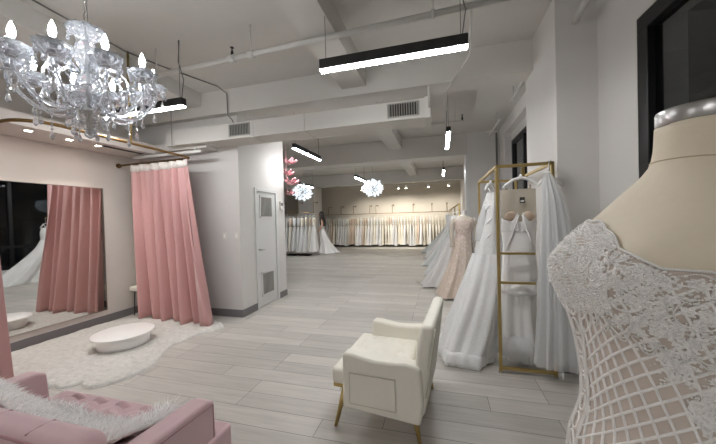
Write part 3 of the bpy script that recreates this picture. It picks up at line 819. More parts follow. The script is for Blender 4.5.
# ---------------------------------------------------------------- gowns
def ring(c, z, rx, ry, amp, nf, ph, n=72, twist=0):
    P = []
    for k in range(n):
        a = 2 * PI * k / n
        f = math.sin(nf * a + ph) + .5 * math.sin((2 * nf + 1) * a + 1.7 * ph + twist) + .4 * math.sin((nf // 2 + 1) * a + .6 * ph)
        q = 1 + amp * f
        P.append(Vector((c[0] + rx * q * math.cos(a), c[1] + ry * q * math.sin(a), z)))
    return P
def gown_part(keys, nf, ph, rows=18, n=72, cap=False, tmax=1.0):
    """keys: (t, cx, cy, z, rx, ry, amp)"""
    m = MB(); R = []
    for i in range(rows + 1):
        cx, cy, z, rx, ry, amp = cat_interp(keys, i / rows * tmax)
        R.append(ring((cx, cy), max(z, .004), max(rx, .004), max(ry, .004), amp, nf, ph + .5 * i / rows, n))
    m.loft(R, cap0=cap, cap1=False)
    return m

# -- the back row: hung side-on along a gold rail on the back wall
def far_gown(kind, seed, mats):
    r = random.Random(seed)
    t = thing('wedding_gown', 'x', 'gown')
    w = {'slim': .045, 'aline': .075, 'ball': .115}[kind]
    lean = r.uniform(-.03, .03)
    sk = gown_part([(0, 0, 0, 1.14, .03, .12, .03), (.2, lean * .2, 0, .95, .055, .17, .08), (.6, lean * .6, 0, .5, w * .8, .24, .15), (1, lean, 0, .13 if kind != 'ball' else .08, w * 1.15, .32, .18)], r.choice((5, 6, 7)), seed, 12, 48)
    sk.build('skirt', M[mats[0]], t)
    gown_part([(0, 0, 0, 1.16, .032, .125, .04), (.35, 0, 0, 1.26, .036, .14, .05), (.7, 0, .01, 1.42, .045, .16, .06), (1, 0, .01, 1.50, .022, .13, .05)], 4, seed, 7, 32).build('bodice', M[mats[1]], t)
    m = MB()
    m.tube([(0, -.17, 1.50), (0, -.10, 1.555), (0, 0, 1.575), (0, .10, 1.555), (0, .17, 1.50)], .009, 6)
    m.build('hanger_arms', M['hanger'], t)
    MB().tube([(0, 0, 1.57), (0, 0, 1.625), (0, .022, 1.65), (0, .03, 1.68), (0, .012, 1.70), (0, -.01, 1.698)], .004, 5).build('hanger_hook', M['chrome'], t)
    return t
protos = [far_gown(*a) for a in (('aline', 1, ('pearl', 'lacew')), ('slim', 2, ('ivory', 'ivory')), ('ball', 3, ('pearl', 'ivory2')), ('aline', 4, ('ivory2', 'ivory')), ('slim', 5, ('ivory2', 'ivory2')), ('aline', 6, ('ivory', 'blush')), ('ball', 7, ('lacew', 'lacew')), ('slim', 8, ('blush', 'blush')))]
words = ['first', 'second', 'third', 'fourth', 'fifth', 'sixth', 'seventh', 'eighth', 'ninth', 'tenth', 'eleventh', 'twelfth', 'thirteenth', 'fourteenth', 'fifteenth', 'sixteenth', 'seventeenth', 'eighteenth', 'nineteenth', 'twentieth']
tens = {20: 'twenty', 30: 'thirty', 40: 'forty', 50: 'fifty'}
def ordinal(n):
    if n <= 20: return words[n - 1]
    if n % 10 == 0: return tens[n][:-1] + 'ieth'
    return tens[n // 10 * 10] + '-' + words[n % 10 - 1]
desc = ['white A-line gown', 'slim ivory lace gown', 'full white ball gown', 'cream A-line gown', 'slim cream satin gown', 'ivory gown with blush bodice', 'full white lace gown', 'slim blush lace gown']
used = set()
def place(pi, loc, rz, label, group, sc=1.0):
    if pi not in used:
        used.add(pi); o = protos[pi]; o.location = loc; o.rotation_euler = (0, 0, rz); o['label'] = label
    else: o = dup(protos[pi], loc, rz, label)
    o.scale = (sc * (rnd.uniform(.62, .85) if pi in (2, 6) else rnd.uniform(.75, 1.15)), 1, rnd.uniform(.975, 1.0)); o['group'] = group
    return o
RB = 15.02; RZ = 1.70
xs = []; x = -5.86
while x < .42:
    xs.append(x); x += rnd.uniform(.12, .165)
for i, x in enumerate(xs):
    pi = rnd.choice((0, 1, 2, 3, 4, 5, 6, 0, 3, 5)) if x > -2 else rnd.choice((0, 1, 2, 5, 6, 3, 7, 0))
    if x > -1.2: pi = rnd.choice((3, 4, 5, 7, 1, 0))
    place(pi, (x, RB, .0 + rnd.uniform(-.03, .02)), rnd.uniform(-.1, .1), f'{desc[pi]}, {ordinal(i + 1)} along the back rail from the dark-haired person', 'gowns on the back rail')
def wall_rail(label, p0, p1, posts, off, zp=2.12):
    t = thing('gown_rail', label, 'rail', p0)
    o = Vector(p0); p1 = Vector(p1)
    MB().tube([(0, 0, 0), p1 - o], .014, 8).build('rail', M['brass'], t)
    for q in posts:
        b = o.lerp(p1, q) - o
        MB().tube([b, b + Vector((0, 0, zp - o.z)), b + Vector((off[0], off[1], zp - o.z))], .013, 8).build('post', M['brass'], t)
        MB().tube([b + Vector((off[0] * .92, off[1] * .92, zp - o.z)), b + Vector((off[0], off[1], zp - o.z))], .035, 10).build('wall_flange', M['brass'], t)
wall_rail('gold pipe rail on the back wall carrying the long row of gowns', (-5.98, RB, RZ), (.52, RB, RZ), [.03, .14, .245, .38, .43, .56, .72, .86, .97], (0, YB - RB))
# left row
wall_rail('gold pipe rail by the far pillar', (-6.6, 11.35, RZ + .08), (-4.98, 11.35, RZ + .08), [.05, .55, .97], (0, .4), 2.2)
for i in range(9):
    pi = rnd.choice((0, 2, 6, 5, 7, 2))
    place(pi, (-6.42 + i * .175, 11.35, .085), rnd.uniform(-.12, .12), f'{desc[pi]}, {ordinal(9 - i)} from the dark-haired person on the rail by the pillar', 'gowns on the rail by the pillar', 1.1)
for k, x in enumerate((-6.0, -5.45)):
    tag(MB().span((x - .22, 11.2, 0), (x + .22, 11.5, .06)).build('shoe_box', M['shoe'], bevel=.005), ['flat dark box under the gowns by the pillar, deeper in the row', 'flat dark box under the gowns by the pillar, nearer the dark-haired person'][k], 'box')
for p in range(8):
    if p not in used: place(p, (.5 - p * .01, RB, 0), 0, f'{desc[p]} at the very end of the back rail', 'gowns on the back rail')

# -- gowns in the row along the window side, hems swept towards the room
wr = thing('gown_rail', 'gold rail along the window side carrying the pale blue gowns', 'rail', (.36, 6.1, 1.72))
MB().tube([(0, 0, 0), (0, 7.0, 0)], .016, 8).build('rail', M['gold'], wr)
for y in (0, 1.9, 4.4, 7.0):
    MB().tube([(0, y, 0), (0, y, -1.72)], .016, 8).build('post', M['gold'], wr)
side = []
for i, (y, sw, m, lab) in enumerate(((6.55, -.38, 'greywht', 'white tulle gown right behind the champagne gown'), (7.9, -.40, 'lacew', 'white lace gown second behind the champagne gown'), (9.3, -.55, 'blue', 'pale blue gown third behind the champagne gown'), (10.9, -.62, 'greywht', 'pale grey gown fourth behind the champagne gown'), (12.6, -.85, 'blue', 'pale blue gown with a wide swept train, farthest along the window rail'))):
    t = thing('wedding_gown', lab, 'gown', (.36, y, 0), 0, 'gowns on the window rail')
    gown_part([(0, 0, 0, 1.15, .14, .06, .03), (.3, sw * .15, 0, .85, .22, .14, .08), (.7, sw * .5, 0, .35, .34, .22, .13), (1, sw * .78, 0, .02, .46, .30, .16)], 7, i, 16).build('skirt', M[m], t)
    gown_part([(0, 0, 0, 1.16, .14, .065, .03), (.5, 0, 0, 1.32, .16, .08, .05), (1, 0, 0, 1.50, .15, .05, .04)], 4, i, 8).build('bodice', M['lacew'], t)
    MB().tube([(-.18, 0, 1.50), (-.1, 0, 1.555), (0, 0, 1.575), (.1, 0, 1.555), (.18, 0, 1.50)], .009, 6).build('hanger_arms', M['hanger'], t)
    MB().tube([(0, 0, 1.57), (0, 0, 1.66), (.02, 0, 1.69), (.03, 0, 1.72), (0, 0, 1.742), (-.02, 0, 1.735)], .004, 5).build('hanger_hook', M['chrome'], t)

# -- champagne gown on a white dress form
def form_torso(m, zs, n=40):
    pass
def champagne():
    X, Y = .41, 5.8
    f = thing('dress_form', 'white dress form wearing the champagne gown', 'mannequin', (X, Y, 0))
    keys = [(0, 0, 0, 1.02, .15, .11, 0), (.25, 0, 0, 1.12, .115, .088, 0), (.5, 0, -.005, 1.28, .145, .11, 0), (.72, 0, 0, 1.40, .165, .085, 0), (.86, 0, .005, 1.45, .13, .065, 0), (.93, 0, .005, 1.49, .055, .05, 0), (1, 0, .0, 1.56, .045, .045, 0)]
    gown_part(keys, 1, 0, 24, 36, True).build('torso', M['formw'], f)
    MB().lathe([(.047, 1.555), (.047, 1.575), (0, 1.58)], n=20).build('neck_cap', M['whitelac'], f)
    MB().lathe([(.018, .02), (.018, 1.05)], n=12).build('pole', M['chrome'], f)
    MB().lathe([(.16, 0), (.16, .012), (.03, .025), (.018, .03)], n=28).build('base', M['chrome'], f)
    t = thing('evening_gown', 'champagne tulle gown with rose lace sprays on the dress form', 'gown', (X, Y, 0))
    skk = [(0, 0, 0, 1.13, .125, .098, .0), (.15, -.02, 0, 1.0, .165, .14, .02), (.5, -.06, -.02, .6, .215, .2, .06), (.85, -.15, -.05, .2, .28, .27, .1), (1, -.19, -.06, .03, .31, .30, .12)]
    gown_part(skk, 9, .7, 24, 108).build('skirt', M['champ'], t)
    bdk = [(0, 0, 0, 1.12, .128, .10, 0), (.4, 0, -.005, 1.27, .155, .12, 0), (.75, 0, -.003, 1.37, .172, .105, 0), (1, 0, 0, 1.41, .172, .092, 0)]
    gown_part(bdk, 3, 0, 12, 60).build('bodice', M['champ'], t)
    gown_part([(0, 0, 0, 1.385, .175, .098, 0), (.5, 0, .003, 1.45, .135, .075, 0), (1, 0, .004, 1.495, .07, .06, 0)], 3, 0, 10, 48).build('sheer_yoke', M['mesh'], t)
    for s in (-1, 1):
        MB().tube([(s * .14, -.01, 1.425), (s * .19, -.01, 1.35), (s * .215, -.02, 1.2), (s * .205, -.05, 1.02), (s * .21, -.07, .92)], [.05, .055, .05, .042, .05], 12).build('sleeve', M['mesh'], t)
    r = random.Random(11)
    # lace sprays: little five-lobed flowers lying on the cloth
    lm = MB()
    def surf(keys, nf, ph, q, a):
        cx, cy, z, rx, ry, amp = cat_interp(keys, q)
        ff = math.sin(nf * a + ph) + .5 * math.sin((2 * nf + 1) * a + 1.7 * ph) + .4 * math.sin((nf // 2 + 1) * a + .6 * ph)
        e = 1 + amp * ff
        return Vector((cx + rx * e * math.cos(a), cy + ry * e * math.sin(a), z))
    for k in range(420):
        if r.random() < .4: kk, q, nf, ph = bdk, r.random(), 3, 0
        else: kk, q, nf, ph = skk, r.random() ** 1.7, 9, .7 + .5 * 0
        a = r.uniform(PI * .8, PI * 2.2)
        p = surf(kk, nf, ph, q, a); n = Vector((math.cos(a), math.sin(a), .15)).normalized(); p += n * .008
        s1 = n.orthogonal().normalized(); s2 = n.cross(s1); sz = r.uniform(.012, .03)
        c = lm.bm.verts.new(p + n * .003); ph0 = r.uniform(0, 6)
        ringv = [lm.bm.verts.new(p + (s1 * math.cos(b) + s2 * math.sin(b)) * sz * (.65 + .35 * math.cos(5 * b + ph0))) for b in [2 * PI * i / 15 for i in range(15)]]
        for i in range(15): lm.bm.faces.new((c, ringv[i], ringv[(i + 1) % 15]))
    o = lm.build('lace_sprays', M['applique'], t, recalc=False); o['kind'] = 'stuff'
champagne()

# ---------------------------------------------------------------- person with long dark hair, far away
def person():
    X, Y = -5.0, 12.15
    verts = [(0, 0, .98, .115), (0, 0, 1.12, .10), (0, .01, 1.28, .115), (0, .0, 1.42, .10), (0, 0, 1.50, .05), (-.02, 0, 1.56, .048), (-.03, 0, 1.64, .085), (-.03, 0, 1.72, .088),
             (0, -.13, 1.43, .055), (.02, -.20, 1.22, .04), (-.10, -.20, 1.02, .032), (-.15, -.20, .97, .028),
             (0, .13, 1.43, .055), (.02, .20, 1.22, .04), (-.10, .20, 1.02, .032), (-.15, .20, .97, .028),
             (0, -.09, .90, .085), (0, -.09, .50, .055), (0, -.09, .09, .035), (-.13, -.09, .03, .03),
             (0, .09, .90, .085), (0, .09, .50, .055), (0, .09, .09, .035), (-.13, .09, .03, .03)]
    edges = [(0, 1), (1, 2), (2, 3), (3, 4), (4, 5), (5, 6), (6, 7), (3, 8), (8, 9), (9, 10), (10, 11), (3, 12), (12, 13), (13, 14), (14, 15), (0, 16), (16, 17), (17, 18), (18, 19), (0, 20), (20, 21), (21, 22), (22, 23)]
    me = bpy.data.meshes.new('person'); me.from_pydata([v[:3] for v in verts], edges, [])
    o = bpy.data.objects.new('person', me); COL.objects.link(o); me.materials.append(M['skin'])
    sm = o.modifiers.new('skin', 'SKIN'); sk = me.skin_vertices[0].data
    for i, v in enumerate(verts): sk[i].radius = (v[3], v[3])
    sk[0].use_root = True
    ss = o.modifiers.new('sub', 'SUBSURF'); ss.levels = 2; ss.render_levels = 2
    o.location = (X, Y, 0.02)
    o.rotation_euler = (0, 0, math.radians(20))
    tag(o, 'person with long dark hair in a white gown with a train', 'person')
    def hp(u, v):
        a = lerp(-2.15, 2.15, u); z = lerp(1.80, 1.17, v)
        k = [(0, .03, 0), (.08, .105, -.01), (.25, .125, -.01), (.5, .15, .0), (.8, .17, .02), (1, .13, .03)]
        r_, dx = cat_interp(k, v)
        r_ *= 1 + .05 * math.sin(u * 40)
        return Vector((-.01 + dx + r_ * .95 * math.cos(a), r_ * math.sin(a), z))
    h = MB().grid(hp, 60, 18).build('hair', M['hair'], o, solid=.02)
    g = gown_part([(0, 0, 0, 1.33, .12, .15, .0), (.2, .0, 0, 1.10, .10, .125, .0), (.35, .01, 0, .92, .14, .16, .02), (.7, .14, -.05, .4, .24, .22, .08), (.9, .22, -.08, .08, .40, .32, .12), (1, .25, -.1, .0, .46, .38, .12)], 7, 1, 24, 84)
    g.build('gown', M['satin'], o)
    for s in (-1, 1):
        MB().ball((-.112, s * .033, 1.69), .011, 6).build('eye', M['hair'], o)
        if s > 0:
            MB().ball((-.118, 0, 1.665), .014, 6, (1, .8, 1.5)).build('nose', M['skin'], o)
            MB().ball((-.108, 0, 1.632), .02, 6, (.5, 1, .35)).build('mouth', M['flower'], o)
        for k in range(5):
            y = s * (.20 + (k - 2) * .011)
            MB().tube([(-.15, y, .965), (-.185, y, .945 - .004 * abs(k - 2)), (-.20, y, .92)], [.008, .007, .005], 6).build('finger', M['skin'], o)
person()

# ---------------------------------------------------------------- gold rack with gowns by the column
def rack():
    t = thing('garment_rack', 'tall freestanding gold garment rack in front of the white column', 'rack', (.52, 3.06, 0))
    X1, Y1, H = .46, 1.35, 1.96
    b = .014
    for x in (0, X1):
        for y in (0, Y1):
            if x == X1 and y == Y1: continue
            MB().span((x - b, y - b, .012), (x + b, y + b, H)).build('post', M['gold'], t, bevel=.003)
            MB().lathe([(.022, 0), (.022, .008), (.01, .012)], (x, y, 0), 16).build('foot', M['chrome'], t)
    MB().span((X1 - b, Y1 - b, .012), (X1 + b, Y1 + b, H)).build('post', M['gold'], t, bevel=.003)
    for nm, a, c in (('top_bar', (0, 0, H - b), (X1, 0, H - b)), ('top_bar', (0, Y1, H - b), (X1, Y1, H - b)), ('side_bar', (0, 0, H - b), (0, Y1, H - b)), ('side_bar', (X1, 0, H - b), (X1, Y1, H - b)),
                     ('bottom_bar', (0, 0, .045), (X1, 0, .045)), ('bottom_bar', (0, Y1, .045), (X1, Y1, .045)), ('rung', (0, 0, 1.13), (.31, 0, 1.13)), ('rung', (0, 0, .855), (.31, 0, .855))):
        r_ = .011 if nm == 'rung' else b
        MB().span((min(a[0], c[0]) - (0 if nm == 'rung' else .0), a[1] - r_, a[2] - r_), (max(a[0], c[0]), c[1] + r_, c[2] + r_)).build(nm, M['gold'], t, bevel=.003) if a[1] == c[1] else MB().span((a[0] - r_, a[1], a[2] - r_), (a[0] + r_, c[1], a[2] + r_)).build(nm, M['gold'], t, bevel=.003)
    MB().span((.215, .03, H - .14), (.245, .05, H - .01)).build('hook_plate', M['gold'], t, bevel=.003)
    MB().tube([(.49, -.05, .045), (.505, -.055, .045)], .032, 20).build('round_cap', M['whitelac'], t)
rack()

def hanger(label, loc, rz, w=.2, hook=.13):
    t = thing('clothes_hanger', label, 'hanger', loc, rz)
    m = MB()
    m.tube([(-w, 0, -.085), (-w * .9, 0, -.07), (-w * .45, 0, -.02), (0, 0, .0), (w * .45, 0, -.02), (w * .9, 0, -.07), (w, 0, -.085)], [.008, .012, .014, .014, .014, .012, .008], 10)
    m.build('hanger_arms', M['hanger'], t)
    MB().tube([(0, 0, 0), (0, 0, hook - .05), (.018, 0, hook - .035), (.022, 0, hook - .012), (.008, 0, hook + .006), (-.012, 0, hook + .004), (-.022, 0, hook - .012)], .0035, 8).build('hanger_hook', M['chrome'], t)
    MB().lathe([(.012, 0.0), (.014, .012), (.006, .03)], n=12).build('hanger_collar', M['hanger'], t)
hanger('white hanger on the front bar holding the gown with nude cups', (.725, 3.075, 1.835), 0, .15, .13)
hanger('white hanger on the side bar holding the big lace gown', (.52, 3.42, 1.83), PI / 2 - .5, .17, .135)
hanger('white hanger on the side bar near the tulle skirt', (.97, 3.10, 1.83), .3, .12, .135)

def lace_gown():
    t = thing('wedding_gown', 'big white lace gown with a puddled train hanging outside the gold rack', 'gown', (.5, 3.42, 0))
    o = (.5, 3.42)
    def K(rows): return [(a, x - o[0], y - o[1], z, rx, ry, am) for a, x, y, z, rx, ry, am in rows]
    gown_part(K([(0, .49, 3.42, 1.09, .155, .13, .05), (.25, .44, 3.40, .82, .20, .17, .07), (.5, .38, 3.38, .56, .235, .20, .09), (.75, .30, 3.35, .28, .265, .22, .10), (.92, .225, 3.30, .08, .265, .23, .08), (1, .22, 3.29, .012, .23, .21, .08)]), 6, 2.2, 30, 96).build('skirt', M['lacew'], t)
    # train folded on the floor
    gown_part(K([(0, .24, 3.27, .135, .15, .13, .1), (.4, .22, 3.25, .12, .23, .19, .1), (.75, .21, 3.24, .05, .255, .21, .09), (1, .21, 3.24, .006, .245, .20, .1)]), 5, .4, 14, 90, ).build('train', M['lacew'], t)
    bd = gown_part(K([(0, .49, 3.42, 1.07, .146, .12, .03), (.3, .50, 3.43, 1.28, .125, .11, .06), (.6, .515, 3.44, 1.45, .11, .11, .08), (.85, .525, 3.44, 1.62, .075, .12, .1), (1, .53, 3.44, 1.73, .045, .10, .06)]), 4, 1.0, 20, 72).build('bodice', M['lacew'], t)
    for k in range(3):
        z = 1.25 + k * .15
        MB().tube([(-.085 + .02 * k, -.05, z - .03), (-.03, -.10 + .01 * k, z + .02), (.05, -.10, z + .1)], [.006, .012, .006], 8).build('draped_fold', M['lacew'], bd)
    MB().tube([(-.03, -.05, 1.60), (-.055, -.03, 1.50), (-.09, -.02, 1.36), (-.115, -.02, 1.22)], [.03, .045, .05, .035], 12).build('sheer_sleeve', M['tulle'], t)
    MB().tube([(-.025, .10, 1.70), (.0, .02, 1.775), (.02, -.06, 1.70)], .006, 6).build('strap', M['satin'], t)
lace_gown()

def plunge_gown():
    t = thing('wedding_gown', 'white plunging gown with nude cups hanging on the front bar of the gold rack', 'gown', (.725, 3.19, 0))
    gown_part([(0, 0, 0, 1.425, .15, .066, .0), (.18, 0, 0, 1.15, .142, .072, .015), (.3, 0, .01, .93, .155, .08, .04), (.6, .0, .02, .5, .165, .09, .10), (.85, .02, .04, .22, .18, .12, .14), (1, .03, .05, .09, .17, .12, .16)], 5, .8, 26, 96).build('skirt', M['satin'], t)
    # overskirt tier with a horizontal fold
    gown_part([(0, .01, .0, .86, .158, .082, .03), (.5, .01, -.005, .80, .172, .098, .06), (.9, .01, -.01, .74, .178, .105, .07), (1, .01, 0, .725, .165, .092, .07)], 4, 2, 8, 80).build('overskirt', M['satin'], t)
    for k, (x, z, rx, rz_) in enumerate(((-.03, .20, .17, .14), (.1, .15, .16, .12))):
        gown_part([(0, x, .0, z + rz_, .05, .04, .1), (.4, x, -.02, z + rz_ * .7, rx * .8, .09, .1), (.75, x + .01, -.03, z, rx, .10, .12), (1, x + .02, -.01, z - rz_ * .75, rx * .75, .07, .15)], 5, k * 2, 12, 70).build('train_fold', M['tulle2'], t)
    b = MB()
    W = .155
    def body(u, v): # front sheet: sheer upper, from the bust up to the shoulders
        x = lerp(-W, W, u); z = lerp(1.40, 1.735, v)
        return Vector((x * (1 - .03 * v), -.055 * math.cos((u - .5) * 2.4) * (1 - .35 * v), z))
    b.grid(body, 24, 14); bo = b.build('sheer_yoke', M['mesh'], t)
    bk = MB(); bk.grid(lambda u, v: Vector((lerp(-W, W, u), .05 * math.cos((u - .5) * 2.4) * (1 - .35 * v), lerp(1.28, 1.735, v))), 20, 10); bk.build('back_panel', M['ivory'], t)
    for s in (-1, 1):
        def cup(u, v, s=s):
            a = u * 2 * PI; q = math.sin(v * PI / 2)
            return Vector((s * .075 + .055 * q * math.cos(a), -.05 - .026 * math.cos(v * PI / 2), 1.475 + .048 * q * math.sin(a)))
        MB().grid(cup, 24, 8, cu=True).build('nude_cup', M['nudecup'], t)
        def pan(u, v, s=s): # white panel crossing to a plunging V
            z0 = lerp(1.33, 1.425 + .085 * math.exp(-(u / .22) ** 2) + .035 * u ** 3, v)
            x = s * lerp(.0 + .02 * v * 0, .152, u)
            if v > 0: x = s * lerp(.012 + .045 * v * (0.2), .152, u)
            return Vector((x, -.075 * math.cos(u * 1.35) - .004 * v, z0))
        MB().grid(pan, 16, 14).build('front_panel', M['satin'], t, solid=.004)
        fd = MB()
        fd.tube([(s * .012, -.079, 1.49), (s * .045, -.077, 1.38), (s * .085, -.069, 1.26), (s * .12, -.052, 1.16)], [.003, .007, .008, .003], 8)
        fd.build('crossed_fold', M['satin'], t)
        MB().tube([(s * .10, -.03, 1.735), (s * .105, -.01, 1.77), (s * .10, .03, 1.735)], .007, 6).build('strap', M['mesh'], t)
    tg = MB().span((.0, -.066, 1.60), (.045, -.063, 1.655)).build('hang_tag', M['dark'], t)
    MB().span((.008, -.0675, 1.612), (.037, -.066, 1.625)).build('tag_strip', M['whitelac'], tg)
plunge_gown()

def tulle_skirt():
    t = thing('tulle_skirt', 'sheer white tulle overskirt hanging at the front corner of the gold rack by the column', 'skirt', (.95, 2.95, 0))
    gown_part([(0, -.04, .02, 1.86, .018, .02, .1), (.06, -.03, .02, 1.80, .04, .03, .14), (.2, .0, .01, 1.58, .085, .05, .10), (.5, .02, 0, 1.05, .13, .07, .11), (.8, .025, -.01, .5, .16, .085, .13), (1, .02, -.01, .16, .175, .095, .15)], 11, .5, 30, 140).build('outer_layer', M['tulle'], t)
    gown_part([(0, -.03, .02, 1.80, .02, .018, .1), (.2, .0, .015, 1.52, .06, .035, .13), (.5, .015, .01, 1.0, .10, .05, .15), (.8, .02, .005, .5, .125, .06, .17), (1, .015, .005, .2, .14, .07, .18)], 9, 2, 30, 140).build('inner_layer', M['tulle2'], t)
    MB().tube([(-.04 + .02 * math.cos(a), .02 + .02 * math.sin(a), 1.855) for a in [2 * PI * k / 16 for k in range(16)]], .006, 8, closed=True).build('waistband', M['satin'], t)
    MB().tube([(-.04, .02, 1.85), (-.02, .05, 1.91), (.0, .09, 1.965), (.03, .11, 1.972)], .003, 6).build('hanging_loop', M['satin'], t)
tulle_skirt()

# ---------------------------------------------------------------- big dress form in the foreground
FX, FY = .422, .636
FDIR = Vector((-.995, -.10, 0)).normalized()
LDIR = Vector((FDIR.y * -1, FDIR.x, 0))      # towards the side facing the viewer
if LDIR.dot(Vector((-.4, -.63, 0))) < 0: LDIR = -LDIR
FORM = [  # z, front depth, back depth, half width, bust bump
    (1.643, .053, .053, .053, 0), (1.60, .055, .056, .056, 0), (1.575, .060, .062, .064, 0), (1.555, .072, .072, .082, 0), (1.53, .092, .085, .112, 0), (1.50, .116, .095, .145, 0),
    (1.47, .140, .10, .164, .006), (1.44, .162, .10, .170, .016), (1.405, .180, .10, .168, .026), (1.36, .180, .098, .162, .026), (1.30, .170, .092, .150, .012), (1.23, .162, .088, .138, .003), (1.15, .160, .09, .136, 0), (1.08, .18, .10, .148, 0), (.98, .182, .125, .168, 0), (.85, .17, .13, .175, 0)]
def form_pt(th, z, off=0.0):
    th = (th + PI) % (2 * PI) - PI
    K = [(-k[0],) + k[1:] for k in FORM]
    z_ = max(.85, min(1.643, z))
    fd, bd, w, bump = cat_interp(K, -z_)
    c, s = math.cos(th), math.sin(th)
    p = 2.3
    rr = 1 / ((abs(c) ** p + abs(s) ** p) ** (1 / p))
    d = (fd if c > 0 else bd) * c * rr; l = w * s * rr
    if bump:
        g = math.exp(-((abs(th) - .55) / .30) ** 2)
        d += bump * g * .9 - bump * .15 * math.exp(-(th / .2) ** 2); l += bump * g * .35 * (1 if th > 0 else -1)
    n = Vector((c / max(fd if c > 0 else bd, .03), s / max(w, .03), 0)).normalized()
    d += n.x * off; l += n.y * off
    return Vector((FX, FY, 0)) + FDIR * d + LDIR * l + Vector((0, 0, z))
def neckline(th):
    th = (th + PI) % (2 * PI) - PI; a = max(0, th + .3) if th > -.3 else (-.3 - th) * .7
    return 1.480 - .064 * smooth01(a / 1.25) - .03 * smooth01((a - 1.2) / .9) + .004 * abs(math.sin(a * 9)) * (1 if a < 1.5 else 0)

def foreground_form():
    f = thing('dress_form', 'large cream linen dress form in the foreground wearing the beaded gown', 'mannequin', (FX, FY, 0))
    o = Vector((FX, FY, 0))
    m = MB()
    R = []
    for k in range(60):
        z = lerp(.85, 1.643, k / 59)
        R.append([form_pt(2 * PI * i / 96, z) - o for i in range(96)])
    m.loft(R)
    tb = m.build('torso', M['form'], f)
    # neck cap: a metal collar and plate, seam lines on the linen
    tl = Vector((0, 0, 0))
    MB().lathe([(.0535, 1.642), (.0545, 1.645), (.0545, 1.666), (.053, 1.669), (.0, 1.669)], n=64, cap1=False).build('neck_cap', M['chrome'], f)
    sm = MB(); sm.tube([form_pt(2 * PI * i / 64, 1.578 + .006 * math.cos(2 * PI * i / 64), .0004) - o for i in range(64)], .0011, 6, closed=True); sm.build('neck_seam', M['creamform'], tb)
    sm = MB(); sm.tube([form_pt(1.45, 1.575 - .2 * k / 24, .0004) - o for k in range(25)], .001, 6); sm.build('shoulder_seam', M['creamform'], tb)
    MB().lathe([(.018, .02), (.018, .86)], n=16).build('pole', M['chrome'], f)
    MB().lathe([(.2, 0), (.2, .015), (.03, .03), (.018, .04)], n=32).build('base', M['chrome'], f)
M['creamform'] = mat('form_seam', (196, 178, 150), .8)
foreground_form()

